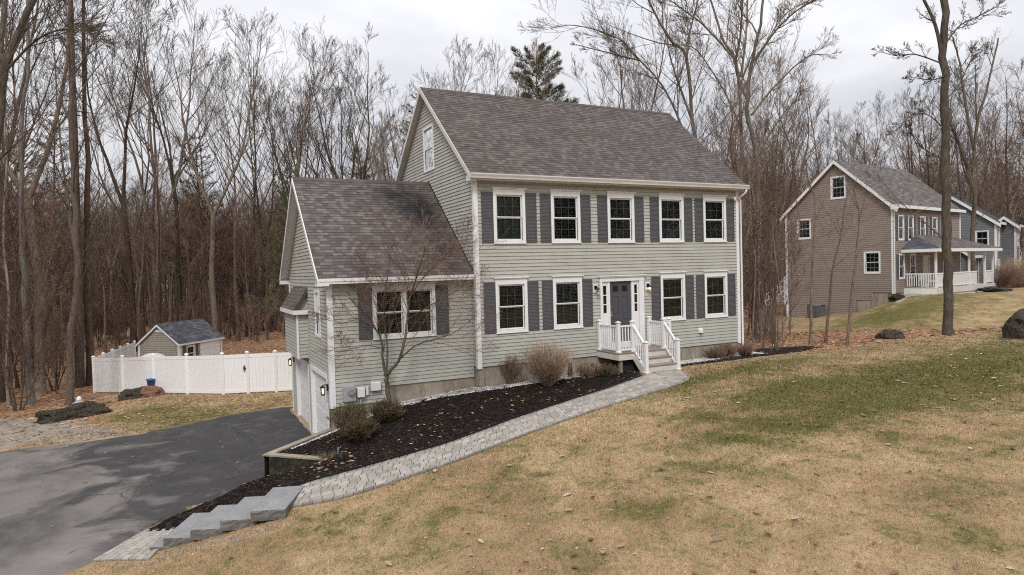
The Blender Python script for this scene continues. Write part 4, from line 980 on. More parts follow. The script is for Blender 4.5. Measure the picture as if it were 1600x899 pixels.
# ------------------------------------------------------------------ vinyl fence
fence = thing('vinyl_fence', 'long white vinyl privacy fence with capped posts and a gate around the back yard', 'fence', (-9, 16, -2.4)); fence.location = (0, 0, 0)
def fpost(x, y, zt=None):
    z = Tz(x, y); h = 1.83; k = MB(); k.box(x-.065, x+.065, y-.065, y+.065, z-.05, z+h)
    r = part('post', k, M['white_fence'], fence, bevel=.006)
    c = MB(); c.box(x-.085, x+.085, y-.085, y+.085, z+h, z+h+.035); c.raw([(x-.075, y-.075, z+h+.035), (x+.075, y-.075, z+h+.035), (x+.075, y+.075, z+h+.035), (x-.075, y+.075, z+h+.035), (x, y, z+h+.09)], [(0, 1, 4), (1, 2, 4), (2, 3, 4), (3, 0, 4)])
    part('post_cap', c, M['white_fence'], r); return z
def fpanel(p, q, name='fence_panel'):
    p = Vector(p); q = Vector(q); d = (q-p); W = d.length; d.normalize(); n = Vector((-d.y, d.x, 0)); z0, z1 = Tz(p.x, p.y), Tz(q.x, q.y)
    sl = (z1-z0)/W; k = MB()
    def q4(a, b, va, vb, n0, n1, t=.5):
        P = lambda u, v, w: (p.x+d.x*u+n.x*w, p.y+d.y*u+n.y*w, z0+sl*u+v)
        k.raw([P(a, va, n0), P(b, va, n0), P(b, va, n1), P(a, va, n1), P(a, vb, n0), P(b, vb, n0), P(b, vb, n1), P(a, vb, n1)], [(0, 1, 2, 3), (4, 5, 6, 7), (0, 1, 5, 4), (1, 2, 6, 5), (2, 3, 7, 6), (3, 0, 4, 7)], t)
    a, b = .06, W-.06
    q4(a, b, .06, .2, -.025, .025); q4(a, b, 1.62, 1.77, -.025, .025)
    w = .155; m = int((b-a)/w); w = (b-a)/m
    for i in range(m): q4(a+i*w+.004, a+(i+1)*w-.004, .2, 1.62, -.016, .016); q4(a+i*w-.004, a+i*w+.004, .2, 1.62, -.008, .008)
    return part(name, k, M['white_fence'], fence)
A = Vector((*w2(148, 613, -2.66), 0)); B = Vector((*w2(349, 616.5, -2.2), 0))
fp = [A.lerp(B, i/4) for i in range(5)]
e1 = B+Vector((.93, -.37, 0))*1.08; e2 = e1+Vector((.93, -.37, 0))*1.22; e3 = e2+Vector((.93, -.37, 0))*1.0
for p in fp+[e1, e2]: fpost(p.x, p.y)
for a, b in zip(fp, fp[1:]): fpanel((a.x, a.y, 0), (b.x, b.y, 0))
gte = fpanel((B.x, B.y, 0), (e1.x, e1.y, 0), 'gate'); gte.name = 'gate'
fpanel((e1.x, e1.y, 0), (e2.x, e2.y, 0)); fpanel((e2.x, e2.y, 0), (e3.x+.6, e3.y-.25, 0))
k = MB(); gz_ = Tz(e1.x, e1.y); gp_ = e1-Vector((.93, -.37, 0))*.12+Vector((-.37, -.93, 0))*.03
k.tube([(gp_.x, gp_.y, gz_+1.0), (gp_.x-.03, gp_.y-.07, gz_+1.06), (gp_.x-.03, gp_.y-.07, gz_+1.22), (gp_.x, gp_.y, gz_+1.27)], .02, 8, True); k.box(gp_.x-.03, gp_.x+.1, gp_.y-.04, gp_.y-.02, gz_+1.1, gz_+1.18)
part('latch', k, M['black'], gte)
# side run back to the shed
Q = Vector((*w2(200, 545, -1.25), 0)); Q2 = Q+(Q-A).normalized()*1.9
sr = [A.lerp(Q, i/4) for i in range(5)]+[Q2]
for p in sr[1:]: fpost(p.x, p.y)
for a, b in zip(sr, sr[1:]): fpanel((a.x, a.y, 0), (b.x, b.y, 0))

# ------------------------------------------------------------------ shed
S0 = Vector((*w2(280, 537, -.72), -.72)); sdv = Vector((.63, .777, 0)).normalized(); gdv = Vector((-.777, .63, 0)).normalized()
sgz = Tz(S0.x, S0.y)-.1
shed = thing('garden_shed', 'small beige clapboard garden shed with slate roof behind the white vinyl fence', 'shed', S0); shed.location = (0, 0, 0)
SW, SLn, sez, srz = 2.75, 3.75, -.72, .38
O = Vector((S0.x, S0.y, 0)); nr = -gdv*1.0; nr = Vector((.777, -.63, 0)); nf = -sdv
s1 = MB((O, gdv, Z_, nf)); zt = lambda u: sez+(srz-sez)*(1-abs(u-SW/2)/(SW/2))-.05
courses(s1, [(0, sgz), (SW, sgz), (SW, zt(SW)), (SW/2, zt(SW/2)), (0, zt(0))], [], .125, .014)
s2 = MB((O, sdv, Z_, nr)); courses(s2, [(0, sgz), (SLn, sgz), (SLn, sez), (0, sez)], [(1.75, sgz+.1, 3.55, sez-.12), hole(.55, sez-1.2, .75, 1.0, .07, .07, .07)], .125, .014)
s3 = MB((O+sdv*SLn, gdv, Z_, sdv)); courses(s3, [(0, sgz), (SW, sgz), (SW, zt(SW)), (SW/2, zt(SW/2)), (0, zt(0))], [], .125, .014)
s4 = MB((O+gdv*SW, sdv, Z_, gdv)); courses(s4, [(0, sgz), (SLn, sgz), (SLn, sez), (0, sez)], [], .125, .014)
for s in (s2, s3, s4): n = len(s1.v); s1.v += s.v; s1.f += [tuple(n+i for i in f) for f in s.f]; s1.t += s.t; s1.m += s.m
part('shed_siding', s1, M['siding_s'], shed, tint=True)
k = MB((O, sdv, Z_, nr))
for u0, u1 in ((-.03, .12), (SLn-.12, SLn+.03)): k.box(u0, u1, sgz, sez-.03, -.01, .03)
k.box(-.15, SLn+.15, sez-.13, sez-.02, .1, .13)
k2 = MB((O, gdv, Z_, nf))
for u0, u1 in ((-.03, .1), (SW-.1, SW+.03)): k2.box(u0, u1, sgz, sez-.03, -.01, .03)
for (ua, za, ub, zb) in ((-.12, sez-.07, SW/2, srz+.02), (SW+.12, sez-.07, SW/2, srz+.02)): k2.slab([(ua, za), (ub, zb), (ub, zb-.13), (ua, za-.13)], .1, .13)
k2.slab([(SW/2-.22, srz-.42), (SW/2+.22, srz-.42), (SW/2+.18, srz-.33), (SW/2-.18, srz-.33)], .01, .03)
n = len(k.v); k.v += k2.v; k.f += [tuple(n+i for i in f) for f in k2.f]; k.t += k2.t; k.m += k2.m
part('shed_trim', k, M['white'], shed)
for sgn in (0, 1):
    e_ = O+(gdv*SW if sgn else Vector((0, 0, 0))); off = (gdv if sgn else -gdv)*.13
    E0 = e_+off-sdv*.12; E1 = e_+off+sdv*(SLn+.12); rr_ = O+gdv*SW/2
    R0 = rr_-sdv*.12; R1 = rr_+sdv*(SLn+.12)
    E0.z = E1.z = sez-.03; R0.z = R1.z = srz+.06
    r_, b_ = roof_slab(shed, 'shed_roof', E0, E1, R1, R0, M['roof_s'], .05, .14, (.2, .4)); part('roof_deck', b_, M['roof_s'], shed)
k = MB((O, sdv, Z_, nr)); k.box(1.75, 3.55, sgz+.1, sez-.12, .0, .02)
dd2 = part('shed_door', k, M['white'], shed)
k = MB((O, sdv, Z_, nr))
for z in range(1, 4): k.box(1.78, 3.52, sgz+.1+z*(sez-.22-sgz)/4-.012, sgz+.1+z*(sez-.22-sgz)/4+.012, .02, .026)
for u in (1.85, 3.45): k.box(u-.05, u+.05, sez-.24, sez-.2, .02, .03)
part('door_batten', k, M['grey_trim'], dd2)
window(shed, O+sdv*.55+Vector((0, 0, sez-1.2)), sdv, nr, .75, 1.0, crown=False, cas=.07, cols=2, rows=1, inner='none')
shutter(shed, O+sdv*.30+Vector((0, 0, sez-1.2)), sdv, nr, .24, 1.0); shutter(shed, O+sdv*1.31+Vector((0, 0, sez-1.2)), sdv, nr, .24, 1.0)
# pale dome of a cover just showing over the fence
k = MB(); cx, cy = (O+Vector((-1.3, -2.2, 0)))[:2]
ringn = 20; prev = None
for i in range(7):
    a = i/6*math.pi/2; r0 = 1.05*math.cos(a); z0 = -.95-1.1+1.12*math.sin(a); k.v += [(cx+r0*math.cos(t*2*math.pi/ringn), cy+r0*math.sin(t*2*math.pi/ringn), z0) for t in range(ringn)]
for i in range(6):
    for j in range(ringn): k.f.append((i*ringn+j, i*ringn+(j+1) % ringn, (i+1)*ringn+(j+1) % ringn, (i+1)*ringn+j)); k.t.append(.5); k.m.append(0)
k.tube([(cx, cy, -2.05), (cx, cy, -2.9)], 1.04, 20)
tag(part('table_cover', k, M['grey_trim'], smooth=True), 'pale rounded cover peeking over the white fence in front of the shed', 'cover')

# ------------------------------------------------------------------ neighbouring houses
na = R(-9.8); NG = Vector((math.sin(na), math.cos(na), 0)); NX = Vector((NG.y, -NG.x, 0)); NO = Vector((31.28, 7.18, .92))
nb = thing('neighbour_house', 'taupe clapboard two-storey neighbour house with brown shutters and hip-roofed front porch', 'house', NO); nb.location = (0, 0, 0)
nFr, nGa = -NG, -NX
GWd, NLn, wt, pk = 7.15, 10.3, 5.5, 8.75
zt = lambda u: pk-(pk-wt)*abs(u-GWd/2)/(GWd/2)-.08
gw = [(.78, 1.2, 1.02, 1.42), (5.3, 3.62, 1.0, 1.4), (2.9, 6.15, 1.0, 1.5)]
nh = [hole(a, b, c, d, .09, .09, .09) for a, b, c, d in gw]
n1 = MB((NO, NG, Z_, nGa)); courses(n1, [(0, -2.6), (GWd, -2.6), (GWd, zt(GWd)), (GWd/2, zt(GWd/2)), (0, zt(0))], nh+[(-.1, -2.7, 1.35, .02), (1.3, -2.7, 2.3, -.5)], .125, .014)
for a, b, c, d in gw: window(nb, NO+NG*a+Z_*b, NG, nGa, c, d, crown=False, cas=.09, cols=3, rows=2, inner='none')
nfw = [.62, 1.98, 3.75, 5.6, 7.4]; nfh = []
for i, u in enumerate(nfw):
    window(nb, NO+NX*u+Z_*3.25, NX, nFr, .82, 1.6, crown=False, cas=.08, cols=2, rows=2, inner='none'); nfh.append(hole(u, 3.25, .82, 1.6, .08, .08, .08))
    for s in (u-.31, u+.83): shutter(nb, NO+NX*s+Z_*3.27, NX, nFr, .29, 1.55)
for i, u in enumerate((.66, 2.2, 7.3)):
    window(nb, NO+NX*u+Z_*.82, NX, nFr, .82, 1.6, crown=False, cas=.08, cols=2, rows=2, inner='none'); nfh.append(hole(u, .82, .82, 1.6, .08, .08, .08))
shutter(nb, NO+NX*.35+Z_*.84, NX, nFr, .29, 1.55)
nfh.append((4.05, .05, 5.1, 2.3))
n2 = MB((NO, NX, Z_, nFr)); courses(n2, [(0, 0), (NLn, 0), (NLn, wt), (0, wt)], nfh, .125, .014)
n3 = MB((NO+NX*NLn, NG, Z_, NX)); courses(n3, [(0, -.5), (GWd, -.5), (GWd, zt(GWd)), (GWd/2, zt(GWd/2)), (0, zt(0))], [], .125, .014)
n4 = MB((NO+NG*GWd, NX, Z_, NG)); courses(n4, [(0, -2.6), (NLn, -2.6), (NLn, wt), (0, wt)], [], .125, .014)
for s in (n2, n3, n4): n = len(n1.v); n1.v += s.v; n1.f += [tuple(n+i for i in f) for f in s.f]; n1.t += s.t; n1.m += s.m
part('siding', n1, M['siding_n'], nb, tint=True)
k = MB((NO, NX, NG, Z_)); k.box(.03, NLn-.03, .03, GWd-.03, -3.2, -2.0); k.box(.02, 1.0, .02, 1.36, -3, .01); k.box(.025, 1., 1.3, 2.3, -3, -.49); k.box(.03, .5, 2.2, GWd-.03, -3.1, -2.58); k.box(.02, NLn-.02, .02, .4, -3, .005); part('foundation', k, M['concrete'], nb)
k = MB((NO, NX, Z_, nFr)); k.box(-.03, .14, -.05, wt-.1, -.01, .03); k.box(NLn-.14, NLn+.03, 0, wt-.1, -.01, .03); k.box(-.24, NLn+.24, wt-.27, wt-.06, .27, .30); k.box(-.23, NLn+.23, wt-.28, wt-.26, 0, .27)
j = MB((NO, NG, Z_, nGa)); j.box(-.03, .12, -.05, wt-.1, -.01, .03); j.box(GWd-.12, GWd+.03, -2.6, wt-.1, -.01, .03); j.box(-.31, .03, wt-.35, wt-.05, .01, .265)
for (ua, ub) in ((-.3, GWd/2), (GWd+.3, GWd/2)):
    za = wt-.29+.02; j.slab([(ua, za), (ub, pk-.02), (ub, pk-.27), (ua, za-.25)], .22, .25); j.slab([(ua, za-.14), (ub, pk-.16), (ub, pk-.18), (ua, za-.16)], .0, .22)
n = len(k.v); k.v += j.v; k.f += [tuple(n+i for i in f) for f in j.f]; k.t += j.t; k.m += j.m
part('trim', k, M['white'], nb)
for sgn in (0, 1):
    e_ = NO+(NG*GWd if sgn else Vector((0, 0, 0))); off = (NG if sgn else -NG)*.3
    E0 = e_+off-NX*.24+Z_*(wt-.27); E1 = e_+off+NX*(NLn+.24)+Z_*(wt-.27); m_ = NO+NG*GWd/2+Z_*pk
    r_, b_ = roof_slab(nb, 'roof', E0, E1, m_+NX*(NLn+.24), m_-NX*.24, M['roof_n'], .07, .16, (.25, .5)); part('roof_deck', b_, M['roof_n'], nb)
# porch
PX0, PX1, PD, pf = 1.35, 9.6, 1.9, .25
F = (NO, NX, -NG, Z_)
k = MB(F); k.box(PX0, PX1+1.3, 0, PD, pf-.06, pf); k.box(PX0-.02, PX1+1.32, PD, PD+.03, pf-.35, pf+.005); part('porch_deck', k, M['riser'], nb)
k = MB(F)
u = PX0
while u < PX1+1.25: k.box(u, u+.13, PD-.05, PD-.03, pf-1.1, pf-.35); u += .15
k.box(PX0-.02, PX0, 0, PD, pf-1.1, pf-.06); part('porch_skirt', k, M['white'], nb)
for u in (PX0+.05, 6.55, 9.25, PX1+1.15):
    k = MB(F); k.box(u, u+.11, PD-.16, PD-.05, pf, 2.62); part('porch_post', k, M['white'], nb)
for a, b in ((PX0+.16, 6.55), (6.66, 7.9), (9.36, PX1+1.15)):
    k = MB(F); k.box(a, b, PD-.13, PD-.07, pf+.85, pf+.92); k.box(a, b, PD-.12, PD-.08, pf+.08, pf+.14); u = a+.08
    while u < b-.05: k.box(u, u+.045, PD-.12, PD-.08, pf+.14, pf+.85); u += .135
    part('porch_railing', k, M['white'], nb)
k = MB(F); k.box(PX0+.06, PX0+.1, .05, PD-.1, pf+.85, pf+.92); v = .15
while v < PD-.15: k.box(PX0+.06, PX0+.1, v, v+.04, pf+.1, pf+.85); v += .135
part('porch_railing', k, M['white'], nb)
# hip roof
e0, e1, ey, ezh, rzh = PX0-.35, PX1+1.75, PD+.3, 2.68, 3.62
k = MB(F)
P0, P1, P2, P3 = (e0, 0, ezh), (e0, ey, ezh), (e1, ey, ezh-.02), (e1, 0, ezh-.02); Q0, Q1 = (e0+2.0, 0, rzh), (8.1, 0, rzh-.15)
k.box(e0, e1, 0, ey, ezh-.2, ezh-.01)
part('porch_fascia', k, M['white'], nb)
W3 = lambda p: NO+NX*p[0]-NG*p[1]+Z_*p[2]
for nm, (a, b, c, d) in (('f', (P1, P2, Q1, Q0)), ('l', (P0, P1, Q0, Q0)), ('r', (P2, P3, Q1, Q1))):
    a, b, c, d = map(W3, (a, b, c, d)); U = (b-a).normalized(); V = (d-a); V = (V-U*V.dot(U)).normalized(); N = U.cross(V)
    if N.z < 0: N = -N
    q = lambda p: ((p-a).dot(U), (p-a).dot(V)); poly = [q(a), q(b), q(c)] if (c-d).length < 1e-6 else [q(a), q(b), q(c), q(d)]
    mb = MB((a, U, V, N)); courses(mb, poly, [], .16, .009, (.25, .5)); part('porch_roof', mb, M['roof_s'] if nm == 'l' else M['roof_n'], nb, tint=True)
k = MB((NO, NX, Z_, nFr)); k.box(4.05, 4.15, pf, 2.25, 0, .04); k.box(5.0, 5.1, pf, 2.25, 0, .04); k.box(4.05, 5.1, 2.2, 2.3, 0, .045); k.box(4.15, 5.0, pf, 2.2, -.03, 0); part('front_door', k, M['riser'], nb)
k = MB(F); k.box(2.6, 4.2, .5, .95, pf+.35, pf+.42); k.box(2.6, 4.2, .4, .46, pf+.42, pf+.85)
for u in (2.65, 4.1): k.box(u, u+.06, .45, .9, pf, pf+.36)
tag(part('porch_bench', k, M['white']), 'white bench on the porch of the taupe neighbour house', 'bench')
# rear stair
k = MB(F)
bx = NO+NG*(GWd+.05)
st_ = thing('rear_stair', 'white wooden stair with railings at the back corner of the taupe house', 'stair', bx); st_.location = (0, 0, 0)
k = MB((NO, NG, Z_, nGa))
for i in range(9): k.box(GWd+.1+i*.27, GWd+.42+i*.27, .0-.2*i-.03, -.2*i, -1.1, .0)
part('step', k, M['riser'], st_)
for n_ in (0, -1.1):
    k = MB(); P = lambda u, v: NO+NG*u+Z_*v+nGa*n_
    for h in (.15, .9): k.bar(P(GWd+.15, h), P(GWd+2.5, h-1.8), .06, .09)
    for i in range(0, 10): k.bar(P(GWd+.2+i*.25, .1-i*.19), P(GWd+.2+i*.25, .9-i*.19), .04, .04, (0, 1, 0))
    for u, v in ((GWd+.15, 0), (GWd+2.5, -1.8)): k.bar(P(u, v-.9), P(u, v+1.1), .1, .1, (0, 1, 0))
    part('railing', k, M['white'], st_)
p = G(1330, 492)
def acunit(x, y, z):
    t = thing('air_conditioner', 'dark green air-conditioning condenser against the taupe house wall', 'air conditioner', (x, y, z))
    k = MB(); k.box(-.42, .42, -.42, .42, 0, .8); part('housing', k, M['needles'] if False else M['black'], t, bevel=.03)
    k = MB()
    for i in range(14): k.box(-.43, .43, -.43, .43, .05+i*.052, .07+i*.052)
    part('grille', k, M['lead'], t); k = MB(); k.tube([(0, 0, .8), (0, 0, .82)], .34, 20, True); part('fan_guard', k, M['lead'], t)
q_ = NO+NG*4.6+nGa*.75; acunit(q_.x, q_.y, Tz(q_.x, q_.y)-.02)

# grey house further right
gb = thing('grey_house', 'blue-grey gabled house with white trim, far right behind the taupe house', 'house', (0, 0, 0))
ga_ = R(-20); HG = Vector((math.sin(ga_), math.cos(ga_), 0)); HX = Vector((HG.y, -HG.x, 0)); HO = at_depth(1558, 455, 52)
def simple_gable(par, O, gw_, ln, wt, pk, mat, rmat, holes_=[], zb=-1.5, wins=[], fwins=[]):
    zt = lambda u: pk-(pk-wt)*abs(u-gw_/2)/(gw_/2)-.06
    a = MB((O, HG, Z_, -HX)); courses(a, [(0, zb), (gw_, zb), (gw_, zt(gw_)), (gw_/2, zt(gw_/2)), (0, zt(0))], [hole(*w, .08, .08, .08) for w in wins], .13, .014)
    b = MB((O, HX, Z_, -HG)); courses(b, [(0, zb), (ln, zb), (ln, wt), (0, wt)], [hole(*w, .08, .08, .08) for w in fwins], .13, .014)
    c = MB((O+HX*ln, HG, Z_, HX)); courses(c, [(0, zb), (gw_, zb), (gw_, zt(gw_)), (gw_/2, zt(gw_/2)), (0, zt(0))], [], .13, .014)
    for s in (b, c): n = len(a.v); a.v += s.v; a.f += [tuple(n+i for i in f) for f in s.f]; a.t += s.t; a.m += s.m
    part('wall', a, mat, par, tint=True)
    for w in wins: window(par, O+HG*w[0]+Z_*w[1], HG, -HX, w[2], w[3], crown=False, cas=.08, cols=2, rows=1, inner='none')
    for w in fwins: window(par, O+HX*w[0]+Z_*w[1], HX, -HG, w[2], w[3], crown=False, cas=.08, cols=2, rows=1, inner='none')
    k = MB((O, HG, Z_, -HX)); k.box(-.03, .14, zb, wt-.05, -.01, .03)
    for (ua, ub) in ((-.3, gw_/2), (gw_+.3, gw_/2)):
        za = wt-.25; k.slab([(ua, za), (ub, pk), (ub, pk-.26), (ua, za-.26)], .22, .25)
    j = MB((O, HX, Z_, -HG)); j.box(-.03, .14, zb, wt-.05, -.01, .03); j.box(ln-.14, ln+.03, zb, wt-.05, -.01, .03); j.box(-.24, ln+.24, wt-.28, wt-.06, .27, .30)
    n = len(k.v); k.v += j.v; k.f += [tuple(n+i for i in f) for f in j.f]; k.t += j.t; k.m += j.m; part('trim', k, M['white'], par)
    for sgn in (0, 1):
        e_ = O+(HG*gw_ if sgn else Vector((0, 0, 0))); off = (HG if sgn else -HG)*.3
        E0 = e_+off-HX*.24+Z_*(wt-.25); E1 = e_+off+HX*(ln+.24)+Z_*(wt-.25); m_ = O+HG*gw_/2+Z_*pk
        r_, b_ = roof_slab(par, 'roof', E0, E1, m_+HX*(ln+.24), m_-HX*.24, rmat, .07, .17, (.3, .6)); part('roof_deck', b_, rmat, par)
HO.z = .6
simple_gable(gb, HO, 6.6, 7.0, 5.2, 7.7, M['siding_g'], M['roof_s'], zb=-1.0, wins=[(.5, 3.2, .9, 1.3)], fwins=[(.6, 3.2, .9, 1.5), (.6, .7, .9, 1.5)])
simple_gable(gb, HO-HX*3.2-HG*.0+HG*1.2, 6.5, 3.2, 2.6, 5.2, M['siding_g'], M['roof_s'], zb=-1.0, wins=[(1.2, .8, 1.0, 1.2), (3.6, .8, 1.0, 1.2)])
simple_gable(gb, HO+HX*3.2-HG*.9, 1.6, 1.7, 5.0, 5.7, M['siding_g'], M['roof_s'], zb=-1.0, fwins=[(.4, 3.2, .9, 1.4), (.4, .7, .9, 1.4)])

# ------------------------------------------------------------------ boulders and small things
def rock(name, label, cat, p, size, rot, mat, seed, group=None):
    r = random.Random(seed); me = bpy.data.meshes.new(name); import bmesh
    bm = bmesh.new(); bmesh.ops.create_icosphere(bm, subdivisions=4, radius=1)
    from mathutils import noise
    for v in bm.verts:
        n = noise.noise(v.co*1.3+Vector((seed, 0, 0)))*.45+noise.noise(v.co*3.1+Vector((0, seed, 0)))*.18+noise.noise(v.co*8+Vector((0, seed, 3)))*.05
        c = v.co*(1+n); c.z = max(c.z, -.45); c.x = max(-.95, min(.95, c.x)); v.co = Vector((c.x*size[0], c.y*size[1], c.z*size[2]))
    bm.to_mesh(me); bm.free(); me.materials.append(mat); me.polygons.foreach_set('use_smooth', [False]*len(me.polygons))
    o = obj(name, me); o.location = p; o.rotation_euler = (0, 0, rot); return tag(o, label, cat, group)
def onp(px, py, dz=0): p = G(px, py); p.z += dz; return p
rock('boulder', 'long dark mossy boulder lying at the wood edge left of the driveway', 'boulder', onp(118, 652, .1), (1.35, .5, .42), .25, M['rock'], 3)
rock('boulder', 'small dark rock trailing off the left tip of the long mossy boulder', 'boulder', onp(75, 658, .0), (.5, .25, .16), .2, M['rock'], 9)
rock('boulder', 'grey lichen boulder on the grass in front of the white fence', 'boulder', onp(212, 622, .12), (.75, .4, .33), .15, M['rock'], 5)
rock('boulder', 'rust-red rounded rock touching the grey boulder by the white fence', 'boulder', onp(237, 619, .14), (.55, .33, .32), .15, M['log'], 6)
rock('boulder', 'squat dark boulder on the leaf strip in front of the taupe house', 'boulder', onp(1391, 529, .1), (.62, .4, .28), -.3, M['rock'], 12)
rock('boulder', 'large dark boulder cut by the right edge of the photo', 'boulder', onp(1604, 526, .3), (.95, .7, .75), 0, M['rock'], 15)
rock('boulder', 'low dark rock beside the concrete corner of the taupe house', 'boulder', Vector((30.4, 6.4, Tz(30.4, 6.4)+.0)), (.6, .4, .3), .3, M['rock'], 17)
p = onp(237, 617.5)
tb = thing('bucket', 'navy plastic bucket with a bright blue lid standing behind the boulders by the white fence', 'bucket', p+Vector((-.02, .25, .26)))
k = MB(); k.tube([(0, 0, -.3), (0, 0, .42)], [.12, .17], 16, True); part('pail', k, M['navy'], tb); k = MB(); k.tube([(0, 0, .4), (0, 0, .47), (0, 0, .475)], [.2, .2, .05], 16, True); part('lid', k, M['blue'], tb)
p = onp(122, 640)
tb = thing('well_cap', 'pale teal domed cap with a white knob behind the long boulder', 'cap', p+Vector((0, .4, 0)))
tb.scale = (.85, .85, .85)
k = MB(); k.tube([(0, 0, -.1), (0, 0, .12), (0, 0, .25), (0, 0, .33), (0, 0, .35)], [.42, .41, .3, .15, .04], 20, True); part('dome', k, M['teal'], tb, smooth=True); k = MB(); k.tube([(0, 0, .34), (0, 0, .42), (0, 0, .55), (0, 0, .58)], [.1, .13, .08, .03], 12, True); part('knob', k, M['white'], tb, smooth=True)
o, _ = sheet('path', [tuple(G(a, b)[:2]) for a, b in ((1390, 481), (1399, 470), (1412, 463), (1428, 459), (1446, 459), (1446, 462), (1430, 463), (1416, 468), (1404, 476), (1396, 485))], .3, .04, M['concrete'], 0, .05); struct(o)
q_ = NO+NX*8.3-NG*2.7; rock('tarp_bundle', 'long low dark covered bundle lying before the porch of the taupe house', 'bundle', Vector((q_.x, q_.y, Tz(q_.x, q_.y)+.12)), (1.3, .4, .22), na, M['black'], 21)
def spot(x, y, label):
    t = thing('garden_spotlight', label, 'spotlight', (x, y, Tz(x, y)+.03), group='black garden spotlights in the mulch'); k = MB(); k.tube([(0, 0, -.1), (0, 0, .22)], .012, 6, True); part('stake', k, M['black'], t); k = MB(); k.tube([(0, .02, .2), (.02, .09, .3), (.03, .12, .34)], [.03, .05, .055], 10, True); part('head', k, M['black'], t)
spot(-5.0, -3.1, 'black garden spotlight in the mulch near the concrete wall and yew shrubs'); spot(3.95, -.45, 'black garden spotlight on a stake beside the entry stoop')
k = MB(); k.box(-.07, .07, -.03, .03, -.1, .5); o = tag(part('wooden_stake', k, M['bark_dark']), 'short dark wooden stake against the foundation left of the stoop', 'stake'); o.location = (3.15, -.25, Tz(3.15, -.25))
k = MB(); P_ = [onp(1265, 860), onp(1290, 850)];
stk = MB(); a_ = onp(1110, 853, .02); b_ = onp(1128, 850, .03); stk.tube([a_, (a_+b_)/2+Vector((0, 0, .01)), b_], [.012, .014, .008], 6, True); tag(part('fallen_stick', stk, M['twig']), 'short bare stick lying on the straw-coloured front lawn', 'stick')

# ------------------------------------------------------------------ trees
def perp(d, r):
    a = d.cross(Vector((r.uniform(-1, 1), r.uniform(-1, 1), r.uniform(-1, 1))))
    return a.normalized() if a.length > 1e-4 else Vector((1, 0, 0))
def path(r, p, d, length, n, wander, upw):
    pts = [p.copy()]; d = d.normalized(); st = length/n
    for i in range(n):
        d = (d+Vector((r.gauss(0, 1), r.gauss(0, 1), r.gauss(0, 1)))*wander+Vector((0, 0, upw))).normalized(); p = p+d*st; pts.append(p.copy())
    return pts, d
def sub(r, mb, pts, rad, level, cfg):
    """side branches along a limb"""
    if level > cfg['levels']: return
    k = len(pts)-1; length = sum((pts[i+1]-pts[i]).length for i in range(k))
    n = cfg['n'][level]; n = max(1, int(n*r.uniform(.7, 1.3))); t0 = cfg['t0'][level]
    for j in range(n):
        t = t0+(1-t0)*((j+r.random())/n); x = t*k; i = min(k-1, int(x)); f = x-i
        p = pts[i].lerp(pts[i+1], f); d0 = (pts[i+1]-pts[i]).normalized(); rr = rad[i]+(rad[i+1]-rad[i])*f
        ang = r.uniform(*cfg['ang'][level]); pd = perp(d0, r); pd.z *= .6
        d = (d0*math.cos(ang)+pd.normalized()*math.sin(ang)).normalized()
        ln = length*r.uniform(*cfg['len'][level])*(1-.55*(t-t0)/(1-t0+1e-6))
        r0 = min(rr*.62, cfg['rmax'][level]*r.uniform(.6, 1)); r0 = max(r0, cfg['rmin'])
        ns = [0, 6, 5, 4, 3][level] if level < 5 else 2
        q, _ = path(r, p, d, ln, ns, cfg['wan'][level], cfg['up'][level])
        ra = [max(cfg['rmin'], r0*(1-.85*i/ns)) for i in range(ns+1)]
        mb.tube(q, ra, [0, 6, 4, 3, 3][min(level, 4)])
        sub(r, mb, q, ra, level+1, cfg)
def cfg_(levels=4, n=(0, 15, 6, 5, 3), t0=(0, .38, .2, .2, .15), ang=((0, 0), (.45, .85), (.35, .75), (.3, .65), (.2, .55)), ln=((0, 0), (.3, .5), (.42, .68), (.45, .7), (.5, .85)), rmax=(0, .11, .05, .022, .011), rmin=.006, wan=(0, .09, .10, .10, .09), up=(0, .10, .08, .06, .04)):
    return dict(levels=levels, n=n, t0=t0, ang=ang, len=ln, rmax=rmax, rmin=rmin, wan=wan, up=up)
